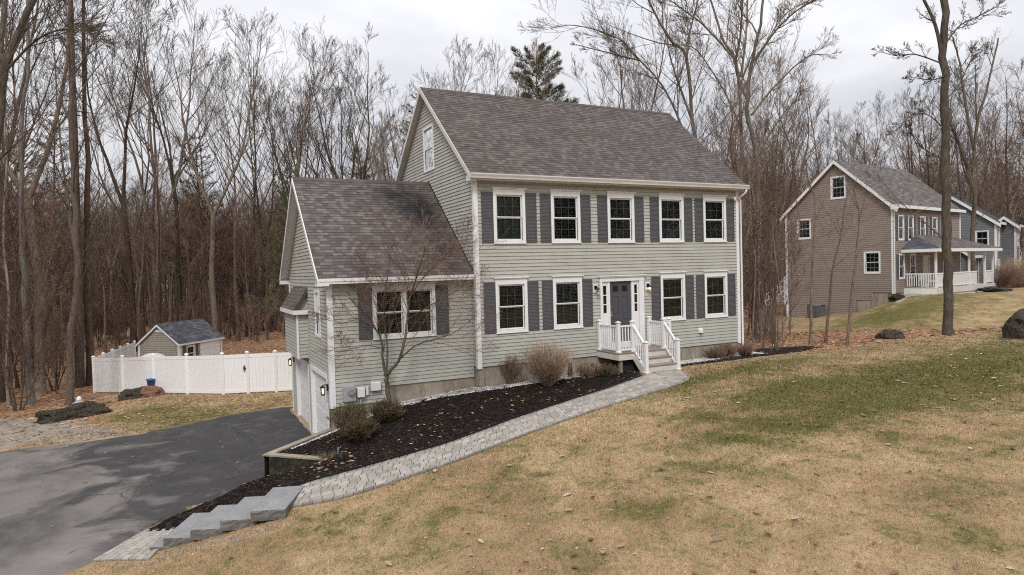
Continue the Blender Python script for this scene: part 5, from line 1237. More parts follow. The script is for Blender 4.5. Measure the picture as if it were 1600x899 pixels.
def make_tree(seed, Ht, r0, style='forest', cfg=None, lean=(0, 0), bmat=None, tmat=None, leaves=None):
    r = random.Random(seed); tr = MB(); cr = MB(); cfg = cfg or cfg_()
    def trunk(p, d, ln, ra, rb, n, wan, upw=.03, first=False):
        q, d2 = path(r, p, d, ln, n, wan, upw); rad = [ra+(rb-ra)*(i/n)**.85 for i in range(n+1)]
        if first: rad[0] *= 1.5; rad[1] *= 1.06
        return q, rad, d2
    up_ = Vector((lean[0], lean[1], 1)).normalized(); base = Vector((0, 0, -.25))
    if style == 'forest':
        q, rad, _ = trunk(base, up_, Ht, r0, .015, 16, .035, .03, True); tr.tube(q, rad, 8); sub(r, cr, q, rad, 1, cfg)
    elif style == 'fork':
        h = Ht*r.uniform(.35, .5); q, rad, d2 = trunk(base, up_, h, r0, r0*.75, 8, .03, .03, True); tr.tube(q, rad, 8)
        nf = r.choice([2, 2, 3]); a0 = r.uniform(0, 6.28)
        for i in range(nf):
            a = a0+i*2*math.pi/nf; d = (d2+Vector((math.cos(a), math.sin(a), 0))*r.uniform(.22, .42)).normalized()
            q2, rad2, _ = trunk(q[-1]-d2*.1, d, (Ht-h)*r.uniform(.85, 1.05), r0*.6, .015, 11, .055, .06); tr.tube(q2, rad2, 7)
            c2 = dict(cfg); c2['n'] = (0, max(3, int(cfg['n'][1]*.62)),)+tuple(cfg['n'][2:]); c2['t0'] = (0, .18)+tuple(cfg['t0'][2:]); sub(r, cr, q2, rad2, 1, c2)
    elif style == 'multi':
        nf = r.randint(3, 6)
        for i in range(nf):
            a = r.uniform(0, 6.28); d = (up_+Vector((math.cos(a), math.sin(a), 0))*r.uniform(.1, .45)).normalized()
            q, rad, _ = trunk(base+Vector((math.cos(a), math.sin(a), 0))*r0, d, Ht*r.uniform(.6, 1), r0*r.uniform(.5, 1), .008, 9, .07, .03); tr.tube(q, rad, 6); sub(r, cr, q, rad, 1, cfg)
    if leaves:
        ps = [cr.v[i] for i in range(0, len(cr.v), 3)]; lf = MB()
        for _ in range(leaves):
            p = r.choice(ps); s = r.uniform(.04, .08); a = r.uniform(0, 6.28); d = Vector((math.cos(a)*s, math.sin(a)*s, r.uniform(-.06, 0))); e = Vector((-d.y, d.x, r.uniform(-.03, .03)))*.5
            P = Vector(p); lf.face([P, P+d*.5+e, P+d, P+d*.5-e], r.random())
    tm = tr.mesh('trunk', tmat or M['bark'], True); cm = cr.mesh('crown', bmat or M['twig'], False)
    lm = lf.mesh('leaves', M['tan_leaf'], False, True) if leaves else None
    return tm, cm, lm
def tree(protos, x, y, rz, s, name, label, cat='tree', group=None, sz=None, z=None, tilt=(0, 0), tmat=None):
    tm, cm, lm = protos; t = thing(name, label, cat, (x, y, Tz(x, y) if z is None else z), rz, group); t.scale = (s, s, sz or s); t.rotation_euler = (tilt[0], tilt[1], rz)
    a = obj('trunk', tm, t); obj('crown', cm, t)
    if lm: obj('leaves', lm, t)
    if tmat:
        a.material_slots[0].link = 'OBJECT'; a.material_slots[0].material = tmat
    return t
HT = 20
PF = []
thin = cfg_(n=(0, 15, 6, 5, 3), t0=(0, .42, .2, .2, .15))
for i in range(5): PF.append(make_tree(100+i, HT, .165, 'forest', thin))
PK = []
for i in range(6): PK.append(make_tree(200+i, HT, .19, 'fork', cfg_(levels=4, n=(0, 13, 6, 5, 4), t0=(0, .42, .25, .2, .15), ang=((0, 0), (.35, .75), (.3, .7), (.25, .6), (.2, .5)), ln=((0, 0), (.34, .56), (.45, .7), (.45, .72), (.5, .9)), rmax=(0, .09, .04, .017, .009), rmin=.0068)))
PD_ = [make_tree(260+i, HT, .2, 'forest', cfg_(n=(0, 26, 6, 5, 2), t0=(0, .1, .2, .2, .15), ang=((0, 0), (.9, 1.5), (.4, .9), (.4, 1), (.4, 1)), ln=((0, 0), (.12, .24), (.35, .6), (.3, .55), (.3, .5)), rmax=(0, .04, .02, .01, .006), up=(0, .0, .02, .02, 0)), tmat=M['bark_dark'], bmat=M['bark_dark']) for i in range(2)]
PO = [make_tree(400+i, 13.5, .125, 'forest', cfg_(levels=3, n=(0, 17, 6, 4), t0=(0, .35, .2, .15), ang=((0, 0), (.5, 1.05), (.35, .8), (.3, .8)), ln=((0, 0), (.16, .32), (.4, .68), (.45, .75)), rmax=(0, .035, .016, .010), rmin=.007, up=(0, .09, .07, .05)), bmat=M['twig_red']) for i in range(6)]
bc = cfg_(levels=3, n=(0, 12, 6, 5), t0=(0, .2, .15, .15), ln=((0, 0), (.3, .55), (.35, .6), (.3, .6)), rmax=(0, .018, .009, .006), rmin=.0045)
PB = [make_tree(300+i, 5.2, .045, 'multi', bc, tmat=M['bark'], bmat=M['twig_red']) for i in range(3)]+[make_tree(310+i, 6.5, .05, 'forest', bc, tmat=M['bark'], bmat=M['twig'], leaves=260) for i in range(3)]
SAP = [make_tree(330+i, 7.5, .055, 'forest', cfg_(levels=3, n=(0, 13, 5, 4), t0=(0, .3, .2, .2), ang=((0, 0), (.6, 1.1), (.4, .9), (.4, 1)), ln=((0, 0), (.22, .42), (.35, .6), (.3, .6)), rmax=(0, .02, .01, .006), rmin=.005), tmat=M['bark'], bmat=M['twig']) for i in range(4)]

def make_pine(seed, Ht, r0, dense=1., mat='needles', t0=.12, spread=.24):
    r = random.Random(seed); tr = MB(); nd = MB(); q, _ = path(r, Vector((0, 0, -.2)), Vector((0, 0, 1)), Ht, 14, .015, .02); rad = [r0*(1-.93*i/14) for i in range(15)]; tr.tube(q, rad, 8)
    z = Ht*t0
    while z < Ht*.985:
        f = (z/Ht-t0)/(1-t0); ln = Ht*spread*((1-f)**.6)*r.uniform(.7, 1.12)+.25; nb_ = r.randint(4, 6); a0 = r.uniform(0, 6.28); i = min(13, int(z/Ht*14)); c = q[i].lerp(q[i+1], z/Ht*14-i)
        for b in range(nb_):
            if r.random() < .12: continue
            a = a0+b*6.283/nb_+r.uniform(-.25, .25); d = Vector((math.cos(a), math.sin(a), r.uniform(.05, .35)+f*.35)); l = ln*r.uniform(.65, 1.1)
            p, _ = path(r, c, d, l, 6, .06, .02); ra = [max(.006, r0*.22*(1-f*.6)*(1-j/6)) for j in range(7)]; tr.tube(p, ra, 4)
            m = int(l*34*dense)
            for _ in range(m):
                t = r.uniform(.22, 1)**.8*6; j = min(5, int(t)); e = p[j].lerp(p[j+1], t-j); side = perp(d, r); side.z *= .45; w = side*r.uniform(0, l*.3*(1.15-t/7)); e = e+w
                sz = r.uniform(.12, .24); dv = (d*.7+w*1.5+Vector((r.gauss(0, .4), r.gauss(0, .4), r.gauss(0, .25)+.15))).normalized()*sz; tnt = r.random()
                for __ in range(4):
                    o_ = perp(dv, r)*sz*.16; v_ = (dv+Vector((r.gauss(0, .5), r.gauss(0, .5), r.gauss(0, .4)))*sz).normalized()*sz
                    nd.face([e-o_*.35, e+o_*.35, e+v_], min(1, max(0, tnt+r.uniform(-.15, .15))))
        z += r.uniform(.35, .6)*Ht/16
    return tr.mesh('trunk', M['bark'], True), nd.mesh('crown', M[mat], False, True), None
PN = [make_pine(1, 15, .2, 3.4, 'needles', .1, .30), make_pine(2, 15, .2, .8, 'needles_dull', .3, .2), make_pine(4, 15, .2, 1.2, 'needles', .2, .2)]

def limb_tree(name, label, base, stems, tmat, bmat, seed, cfg, group=None):
    """a tree whose main limbs follow given 3D polylines; fine branching is grown from them"""
    r = random.Random(seed); t = thing(name, label, 'tree', base, group=group); t.location = (0, 0, 0); tr = MB(); cr = MB()
    for pts, ra, rb, dens in stems:
        # resample smoothly
        P = [Vector(p) for p in pts]; out = []
        for i in range(len(P)-1):
            p0 = P[max(i-1, 0)]; p1, p2 = P[i], P[i+1]; p3 = P[min(i+2, len(P)-1)]
            for k in range(4):
                u = k/4; out.append(.5*((2*p1)+(p2-p0)*u+(2*p0-5*p1+4*p2-p3)*u*u+(3*p1-p0-3*p2+p3)*u**3))
        out.append(P[-1]); n = len(out); out = [o+Vector((r.gauss(0, 1), r.gauss(0, 1), 0))*ra*.18*(0 if i == 0 else 1) for i, o in enumerate(out)]
        rad = [ra+(rb-ra)*(i/(n-1)) for i in range(n)]
        if pts is stems[0][0]: rad[0] *= 1.5; rad[1] *= 1.08
        tr.tube(out, rad, 9)
        if dens > 0:
            c = dict(cfg); c['n'] = (0, max(1, int(cfg['n'][1]*dens)))+tuple(cfg['n'][2:]); sub(r, cr, out, rad, 1, c)
    part('trunk', tr, tmat, t, smooth=True); part('crown', cr, bmat, t); return t
def D(px, py, d): return at_depth(px, py, d)
def stem_from(px, py, d):
    p = at_depth(px, py, d); return p
hc = cfg_(n=(0, 13, 7, 5, 3), t0=(0, .15, .15, .15, .15), ln=((0, 0), (.22, .42), (.42, .68), (.4, .68), (.45, .8)), rmax=(0, .042, .022, .012, .008), rmin=.0055, up=(0, .06, .05, .03, .02))

def bare(name, label, pxpts, d, ra, rb, extra, tmat, bmat, seed, cfg=hc, dens=1., group=None):
    P = [at_depth(x, y, d) for x, y in pxpts]; z = Tz(P[0].x, P[0].y)
    P[0].z = min(P[0].z, z-.2) if abs(P[0].z-z) > .05 else z-.2
    st = [(P, ra, rb, dens)]
    foot = [(P[0], ra*1.7, ra*1.0, 0)]
    for pts, a, b, dn, dd in extra: st.append(([at_depth(x, y, d+dd*i/max(1, len(pts)-1)) for i, (x, y) in enumerate(pts)], a, b, dn))
    return limb_tree(name, label, (P[0].x, P[0].y, z), st, tmat, bmat, seed, cfg, group)
dep = lambda px, py: float((np.array(G(px, py))-CAM)@fw)
# left front trees
bare('bare_tree', 'pale smooth-barked slim trunk at the far left wood edge', [(50, 632), (42, 540), (36, 430), (33, 300), (36, 180), (44, 60), (40, -60)], dep(50, 632), .155, .05, [], M['bark_pale'], M['twig'], 11, dens=.7)
bare('bare_tree', 'grey slender tree behind the long mossy boulder, kinked halfway up', [(109, 632), (110, 540), (119, 430), (116, 330), (110, 200), (114, 90), (108, 0), (110, -60)], dep(109, 632), .165, .05, [([(117, 390), (104, 300), (92, 200), (84, 60)], .07, .02, .7, 1)], M['bark'], M['twig'], 12, dens=.7)
bare('bare_tree', 'dark straight trunk rising right behind the left end of the white fence', [(143, 608), (138, 500), (134, 380), (136, 250), (132, 120), (128, -40)], dep(143, 608)+1.5, .22, .07, [], M['bark_dark'], M['twig'], 13, dens=.8)
bare('bare_tree', 'thick leaning trunk in the top left corner with mossy pinkish bark', [(-70, 700), (-55, 520), (-32, 380), (-10, 250), (4, 140), (18, 75), (52, 0), (85, -70)], 25, .18, .10, [([(-32, 380), (-10, 240), (-2, 120), (6, 0), (10, -90)], .12, .08, .4, 2), ([(10, 110), (60, 60), (110, 45), (150, 60)], .05, .015, 1., -2)], M['bark_moss'], M['twig'], 14, dens=.6)
bare('bare_tree', 'small pale sapling trunk at the left edge of the photo', [(14, 632), (10, 560), (14, 470), (6, 380), (10, 250), (4, 120)], 31, .08, .03, [], M['bark_pale'], M['twig'], 15, dens=.8)
# pine whose green boughs hang at the top left
t = thing('pine_tree', 'tall pine with bare lower trunk and green needle boughs at the top left', 'tree', (0, 0, 0)); k = MB(); nd = MB(); r = random.Random(5); P = [at_depth(x, y, 36) for x, y in ((125, 615), (122, 450), (118, 300), (115, 180), (112, 90), (110, 0), (108, -70))]; P[0].z = Tz(P[0].x, P[0].y)-.2
k.tube(P, [.24, .22, .2, .17, .15, .13, .1], 9)
for i in range(34):
    f = r.random(); c = P[3].lerp(P[6], f) if i > 12 else P[5].lerp(P[6], r.random()); a = r.uniform(0, 6.28); d = Vector((math.cos(a), math.sin(a), r.uniform(-.15, .25))); l = r.uniform(.8, 2.4) if f < .6 else r.uniform(1, 2.8); q, _ = path(r, c, d, l, 5, .08, -.01); k.tube(q, [.035*(1-j/6) for j in range(6)], 4)
    if f > .3 or i <= 12:
        for _ in range(int(l*40)):
            t_i = r.uniform(1.5, 5); j = min(4, int(t_i)); e = q[j].lerp(q[j+1], t_i-j)+Vector((r.gauss(0, .16), r.gauss(0, .16), r.gauss(0, .1))); tn = r.random()
            for __ in range(3): v_ = Vector((r.gauss(0, 1), r.gauss(0, 1), r.gauss(0, .8))).normalized()*r.uniform(.12, .25); o_ = perp(v_, r)*.014; nd.face([e-o_, e+o_, e+v_], tn)
part('trunk', k, M['bark'], t, smooth=True); part('crown', nd, M['needles'], t, tint=True)
# hero trees behind / right of the house
bare('bare_tree', 'tall smooth forked tree behind the right gable of the grey-green house', [(1158, 545), (1157, 400), (1158, 280), (1157, 180), (1150, 95), (1128, 60), (1105, -20)], 38, .145, .05, [([(1157, 120), (1165, 60), (1168, 0), (1172, -60)], .07, .04, 1, 1), ([(1150, 95), (1100, 40), (1060, 10), (1020, -20)], .06, .02, 1, -1), ([(1157, 150), (1190, 80), (1230, 20), (1290, -10)], .055, .015, 1., 1), ([(1157, 200), (1130, 140), (1090, 80), (1060, 70)], .06, .02, 1., 1)], M['bark'], M['twig'], 21, dens=.35)
bare('bare_tree', 'mossy crooked trunk with shaggy ivy base just right of the grey-green house', [(1180, 545), (1178, 470), (1186, 380), (1181, 250), (1168, 170), (1174, 100), (1188, 40), (1200, -60)], 33, .15, .05, [([(1170, 160), (1150, 110), (1158, 40), (1160, -60)], .07, .04, 1, 1), ([(1178, 95), (1215, 45), (1255, 10), (1310, -15)], .055, .025, 1.2, -1), ([(1174, 180), (1215, 130), (1260, 90), (1290, 85)], .055, .015, 1., 1), ([(1181, 250), (1215, 190), (1250, 150)], .05, .015, 1., 1)], M['bark_moss'], M['twig'], 22, dens=.4)
bare('bare_tree', 'leaning double-stemmed tree with sweeping limbs above the right end of the main roof', [(1100, 480), (1090, 260), (1082, 190), (1072, 90), (1050, 65), (1025, 25), (1000, -30)], 36, .12, .045, [([(1090, 270), (1062, 190), (1035, 135), (1000, 95), (965, 60), (900, 40), (860, 45)], .07, .016, 1.3, 1), ([(1000, 95), (960, 85), (900, 70)], .05, .02, 1., 0), ([(1072, 90), (1078, 50), (1085, 20), (1100, -30)], .08, .02, 1., 1), ([(1085, 200), (1060, 130), (1045, 80), (1040, 20)], .07, .02, .8, 1)], M['bark_moss'], M['twig'], 23, dens=.5)
bare('bare_tree', 'tall straight mossy trunk standing alone on the lawn before the taupe house', [(1484, 526), (1482, 440), (1479.5, 330), (1477, 200), (1475, 90), (1473.5, 0), (1472, -90)], dep(1484, 524), .2, .135, [([(1471, 90), (1462, 40), (1440, -10), (1430, -50)], .08, .05, .6, 0), ([(1473, 100), (1430, 85), (1405, 88), (1370, 80)], .035, .01, 1.2, 1), ([(1474, 120), (1455, 125), (1420, 120)], .03, .01, 1, -1), ([(1474, 200), (1450, 180), (1425, 180), (1400, 205)], .03, .01, 1, 0), ([(1476, 70), (1500, 40), (1530, 25), (1560, 10)], .04, .012, 1.2, 1), ([(1475, 160), (1500, 130), (1520, 90), (1550, 75)], .03, .01, 1, 0), ([(1473, 250), (1440, 230), (1420, 200)], .025, .01, 1, 0)], M['bark_moss'], M['twig'], 24, dens=.15)
bare('bare_tree', 'forked crooked tree between the taupe house and the grey house', [(1522, 470), (1520, 400), (1522, 300), (1521, 260), (1528, 190), (1545, 130), (1560, 60)], 50, .19, .05, [([(1521, 300), (1505, 240), (1490, 205), (1480, 170)], .16, .05, 1, 0), ([(1523, 240), (1508, 160), (1500, 100), (1490, 60)], .12, .04, 1, 1)], M['bark_moss'], M['twig'], 25, dens=.7)
# slim saplings before the taupe house
for i, (a, b, pts, dd, lab_) in enumerate((
    (1266, 540, [(1266, 540), (1268, 450), (1272, 370), (1273, 310), (1266, 290), (1252, 260)], 0, 'slim grey sapling leftmost before the taupe gable wall'),
    (1290, 537, [(1290, 540), (1296, 470), (1301, 420), (1313, 370), (1320, 320)], 0, 'slim crooked sapling second from left before the taupe gable wall'),
    (1323, 540, [(1323, 542), (1330, 470), (1340, 380), (1342, 330), (1330, 290)], 0, 'slim leaning sapling rightmost before the taupe gable wall'),
    (1240, 520, [(1233, 530), (1238, 440), (1239, 400), (1250, 350), (1240, 300)], 2, 'thin sapling at the back corner of the taupe house'),
    (1210, 540, [(1208, 540), (1212, 440), (1210, 380), (1214, 300), (1205, 230)], 1, 'thin sapling in the brush right of the grey-green house'))):
    bare('sapling', lab_, pts, dep(a, b)+dd, .065, .02, [([pts[2], (pts[2][0]+30, pts[2][1]-25), (pts[2][0]+75, pts[2][1]-40), (pts[2][0]+120, pts[2][1]-60)], .02, .007, .8, .5), ([pts[3], (pts[3][0]-15, pts[3][1]-30), (pts[3][0]-35, pts[3][1]-60)], .018, .006, .8, .5)], M['bark'], M['twig'], 40+i, cfg_(levels=3, n=(0, 7, 4, 3), t0=(0, .3, .2, .2), ang=((0, 0), (.6, 1.1), (.4, .9), (.4, 1)), ln=((0, 0), (.2, .4), (.35, .6), (.3, .6)), rmax=(0, .016, .009, .006), rmin=.0045))
# small maple by the garage
mp_ = Vector((-2.88, -.12, Tz(-2.88, -.12)-.1)); dm = float((np.array(mp_)-CAM)@fw)
def mpt(x, y, dd=0): return at_depth(x, y, dm+dd)
stems = [([mp_, mpt(605, 600), mpt(603, 585)], .075, .06, 0), ([mpt(603, 588), mpt(598, 560), mpt(596, 535), mpt(588, 515), mpt(570, 490, -.3), mpt(545, 465, -.6)], .045, .012, 1.), ([mpt(604, 586), mpt(622, 565), mpt(633, 530), mpt(636, 500, .2), mpt(642, 460, .1), mpt(655, 420, -.3), mpt(665, 385, -.5)], .05, .012, 1.1),
    ([mpt(603, 590), mpt(606, 550), mpt(602, 510), mpt(600, 470, -.4), mpt(606, 430, -.6), mpt(610, 395, -.8)], .03, .008, 1.), ([mpt(626, 560), mpt(650, 540), mpt(680, 530, -.3), mpt(710, 520, -.5), mpt(735, 500, -.6)], .025, .006, .9), ([mpt(636, 500), mpt(668, 480, -.5), mpt(700, 462, -.7), mpt(735, 440, -.8)], .022, .006, .9),
    ([mpt(588, 515), mpt(560, 500, -.5), mpt(535, 505, -.7), mpt(512, 500, -.9)], .018, .005, .8), ([mpt(638, 470), mpt(660, 435, .1), mpt(690, 405, -.2), mpt(712, 385, -.4)], .02, .006, .9), ([mpt(598, 545), mpt(575, 540, -.4), mpt(550, 545, -.7), mpt(530, 540, -1)], .014, .005, .8)]
limb_tree('ornamental_maple', 'small bare ornamental maple with fine reddish twigs before the garage wing window', mp_, stems, M['bark_moss'], M['twig_red'], 77, cfg_(levels=4, n=(0, 9, 7, 5, 2), t0=(0, .2, .1, .1, .1), ang=((0, 0), (.4, 1.0), (.4, .9), (.3, .8), (.3, .8)), ln=((0, 0), (.5, .95), (.5, .8), (.5, .8), (.5, .9)), rmax=(0, .011, .006, .004, .0032), rmin=.003, wan=(0, .12, .12, .12, .12), up=(0, .04, .03, .02, 0)))

# shrubs
def twig_shrub(name, label, x, y, h, w, n, mat, seed, droop=.0, tip=None, lv=2, z=None, r0=.007):
    r = random.Random(seed); k = MB(); zz = (Tz(x, y) if z is None else z); lf = MB()
    for i in range(n):
        a = r.uniform(0, 6.28); s = r.uniform(.1, 1); d = Vector((math.cos(a)*s*w/h, math.sin(a)*s*w/h, 1)); p0 = Vector((math.cos(a)*s*w*.12, math.sin(a)*s*w*.12, -.02))
        q, _ = path(r, p0, d, h*r.uniform(.7, 1.05), 6, .1, .02-droop); ra = [r0*(1-.6*j/6) for j in range(7)]; k.tube(q, ra, 3)
        for j in range(lv*5):
            t = r.uniform(1.5, 6); i0 = min(5, int(t)); c = q[i0].lerp(q[i0+1], t-i0); dd = (d.normalized()+perp(d, r)*r.uniform(.4, 1.1)).normalized(); q2, _ = path(r, c, dd, h*r.uniform(.12, .3), 3, .18, .04); k.tube(q2, [.0035, .003, .0025, .002], 3)
            if tip:
                for _ in range(tip): e = q2[r.choice((1, 2, 3))]+Vector((r.gauss(0, .02), r.gauss(0, .02), r.gauss(0, .02))); v_ = Vector((r.gauss(0, 1), r.gauss(0, 1), r.gauss(0, .7))).normalized()*r.uniform(.02, .045); o_ = perp(v_, r)*.008; lf.face([e-o_, e+o_, e+v_], r.random())
    t = thing(name, label, 'shrub', (x, y, zz)); part('stems', k, mat, t); 
    if tip: part('foliage', lf, M['yew'] if tip > 3 else M['leaves'], t, tint=True)
    return t
p = w2(798, 600, -.62); twig_shrub('dormant_shrub', 'small tan twiggy shrub, leftmost at the main house foundation', p[0], p[1], .98, .5, 90, M['twig_tan'], 1, lv=3, r0=.008)
p = w2(857, 603, -.62); twig_shrub('dormant_shrub', 'large rounded tan twiggy shrub in the mulch bed below the second window', p[0], p[1], 1.32, 1.0, 230, M['twig_tan'], 2, lv=3, r0=.008)
p = w2(918, 590, -.56); twig_shrub('leafy_shrub', 'low dark sparse shrub in the mulch left of the stoop', p[0], p[1], .55, .8, 80, M['bark_moss'], 3, tip=3, lv=2)
p = w2(948, 588, -.5); twig_shrub('leafy_shrub', 'low dark green evergreen sprawling beside the stoop support post', p[0], p[1], .45, .6, 70, M['bark_moss'], 4, tip=4, lv=2)
for j, (a, b, zz, h, w, lb_) in enumerate(((548, 690, -1.42, .85, .5, 'bronze-green yew nearest the retaining wall'), (563, 700, -1.45, .62, .5, 'low bronze yew in front of the other two by the garage'), (603, 668, -1.25, .6, .6, 'bronze-green yew at the foot of the small maple'))):
    p = w2(a, b, zz); twig_shrub('yew_shrub', lb_, p[0], p[1], h, w, 150, M['bark'], 10+j, tip=9, lv=3)
p = w2(700, 640, -.9)
for j, (a, b, h, w, lb_) in enumerate(((1120, 562, .5, .75, 'low red-brown twiggy shrub under the rightmost lower window'), (1137, 560, .55, .6, 'low red-brown twiggy shrub at the right house corner'), (1165, 558, .5, .6, 'low red-brown shrub beyond the downspout at the right corner'))):
    p = w2(a, b, -.5); twig_shrub('dormant_shrub', lb_, p[0], min(p[1], -.3) if p[0] < 11 else p[1], h, w, 120, M['twig_red'], 20+j, lv=3)
p = G(1212, 548); twig_shrub('dormant_shrub', 'tall bare arching shrub on the leaf strip right of the grey-green house', p.x, p.y, 2.4, 1.6, 15, M['twig'], 30, lv=3, r0=.012)
p = G(1190, 545); twig_shrub('dormant_shrub', 'upright bare shrub crowding the mossy crooked trunk', p.x, p.y, 1.9, .9, 14, M['twig'], 31, lv=3, r0=.010)
p = at_depth(1590, 450, 48); twig_shrub('hydrangea_shrub', 'tan dried flower shrubs at the right edge before the grey house', p.x, p.y, 2.2, 2.6, 160, M['twig_tan'], 32, lv=4, r0=.012, tip=2)
p = at_depth(1565, 450, 46); twig_shrub('dormant_shrub', 'brown rounded shrub between the porch and the grey house', p.x, p.y, 1.7, 1.6, 120, M['twig_red'], 33, lv=4, r0=.012)
# dry ornamental grass tuft
k = MB(); r = random.Random(8)
for i in range(160): a = r.uniform(0, 6.28); d = Vector((math.cos(a)*.6, math.sin(a)*.6, r.uniform(.2, 1))); q, _ = path(r, Vector((0, 0, 0)), d, r.uniform(.2, .42), 4, .12, -.12); k.tube(q, [.005, .005, .004, .002, .001], 3)
o = tag(part('dry_grass_clump', k, M['twig_tan']), 'flattened tuft of dry tan ornamental grass behind the retaining wall', 'grass clump'); p = w2(505, 722, -1.55); o.location = (p[0]+.1, p[1], Tz(p[0], p[1])+.03)

# ------------------------------------------------------------------ the wood
house_px = lambda x, y: None
spots = []
def ok(x, y, dmin):
    for (a, b) in spots:
        if (a-x)**2+(b-y)**2 < dmin*dmin: return False
    return True
YARD = [(-13.2, 21), (-17, 30), (-17.5, 43), (8, 44), (8, 12), (-6, 12)]
def polar(h, d): return CAM[0]+math.sin(h)*d, CAM[1]+math.cos(h)*d
def inpoly(x, y, poly): return bool(pip(np.array([x]), np.array([y]), poly)[0])
zones = [  # heading range (deg), distance range, count, spacing, kind, scale, label, group
 (-13, -3, 42, 58, 11, 3.2, 'B', 1.22, 'tall bare forking tree with airy crown in the wood left of the white fence', 'tall leafless trees left of the fence'),
 (-4, 15, 56, 76, 18, 3.4, 'B', 1.36, 'tall bare forking tree with airy crown behind the shed and garage wing', 'tall leafless trees behind the shed'),
 (-13, -2, 36, 62, 48, 1.5, 'P', 1., 'slender bare pole-like brown tree in the wood left of the white fence', 'slim leafless trees left of the fence'),
 (-3, 15, 60, 84, 78, 1.5, 'P', 1.05, 'slender bare pole-like brown tree in the wood behind the shed and garage wing', 'slim leafless trees behind the shed'),
 (15, 42, 47, 72, 20, 4.2, 'B', 1.0, 'bare tree whose crown shows above the roof of the grey-green house', 'leafless trees behind the main house'),
 (41.5, 49, 46, 80, 8, 3.5, 'B', .85, 'bare forking tree in the gap between the two houses', 'tall leafless trees between the houses'),
 (41.5, 49, 44, 80, 24, 1.6, 'P', 1., 'slender bare tree in the gap between the two houses', 'slim leafless trees between the houses'),
 (47, 67, 66, 100, 22, 4.4, 'B', .95, 'bare forking tree in the wood behind the taupe house', 'tall leafless trees behind the neighbour house'),
 (47, 67, 66, 100, 40, 2., 'P', 1.1, 'slender bare tree in the wood behind the taupe house', 'slim leafless trees behind the neighbour house')]
bad = [LAWN, [(A.x-2.4, A.y-9), (A.x+3, A.y-9), (A.x+3, A.y+1), (A.x-2.4, A.y+1)], [(-1, 7), (12, 7), (12, -1), (-1, -1)], YARD, [(26, 4), (48, 4), (50, 16), (27, 20)]]
ntree = 0
for (h0, h1, d0, d1, n, sp, kd, sc0, lab_, grp) in zones:
    c = 0; tries = 0; mine = []
    while c < n and tries < 6000:
        tries += 1; h = R(rnd.uniform(h0, h1)); d = math.sqrt(rnd.uniform(d0*d0, d1*d1)); x, y = polar(h, d)
        if any(inpoly(x, y, b) for b in bad) or not ok(x, y, 1.2) or any((a-x)**2+(b-y)**2 < sp*sp for a, b in mine): continue
        spots.append((x, y)); mine.append((x, y)); left = h1 <= 15
        if kd == 'B': pr = PK if rnd.random() < .8 else PF; s = sc0*rnd.uniform(.84, 1.1)
        else: pr = PO if rnd.random() < .88 else PD_[:1]; s = sc0*rnd.uniform(.8, 1.25)*(.62 if pr is not PO else 1)
        pr = rnd.choice(pr); mt = rnd.choice([None, None, None, M['bark_dark'], M['bark_dark'], M['bark_moss'], M['bark_moss'], None, M['bark_pale']]) if kd == 'P' else rnd.choice([None, None, M['bark_moss'], M['bark_dark']])
        tree(pr, x, y, rnd.uniform(0, 6.28), s, 'bare_tree', lab_, 'tree', grp, sz=s*rnd.uniform(.95, 1.1), tilt=(rnd.gauss(0, .025), rnd.gauss(0, .025)), tmat=mt); c += 1; ntree += 1
# some woods trees nearer at the left edge
for (a, b, s, tm_) in ((28, 607, .8, 'bark_dark'), (66, 600, .75, 'bark_dark'), (85, 590, .85, 'bark'), (58, 612, .6, 'bark'), (128, 575, .95, 'bark_dark'), (165, 552, .9, 'bark'), (100, 585, .6, 'bark'), (8, 590, .9, 'bark_dark')):
    g_ = G(a, b); spots.append((g_.x, g_.y)); tree(rnd.choice(PO), g_.x, g_.y, rnd.uniform(0, 6), s, 'bare_tree', 'bare brown tree standing in leaf litter near the left edge of the photo', 'tree', 'leafless trees near the left edge', tmat=M[tm_], tilt=(rnd.gauss(0, .04), rnd.gauss(0, .04)))
# evergreens
ev = [(835, 60, 58, 0, 'full green pine rising above the middle of the main roof ridge'), (655, 140, 46, 1, 'sparse pine behind the left peak of the main roof'), (75, 165, 58, 1, 'dull dark pine low in the wood at the left edge'), (20, 190, 52, 1, 'second dull dark pine at the left edge of the wood'), (308, 200, 62, 1, 'dull brownish pine among bare trunks left of centre'), (440, 250, 48, 2, 'green pine just left of the garage wing roof'), (560, 225, 60, 1, 'brownish pine behind the garage wing ridge'), (1462, 235, 92, 2, 'small green pine in the distance behind the taupe roof'), (1575, 230, 84, 1, 'dull pine at the right edge behind the grey house')]
for i, (a, b, d, kx, lb_) in enumerate(ev):
    top = at_depth(a, b, d); z = Tz(top.x, top.y); tree(PN[kx], top.x, top.y, i*1.3, (top.z-z)/15, 'pine_tree', lb_, 'tree', z=z)
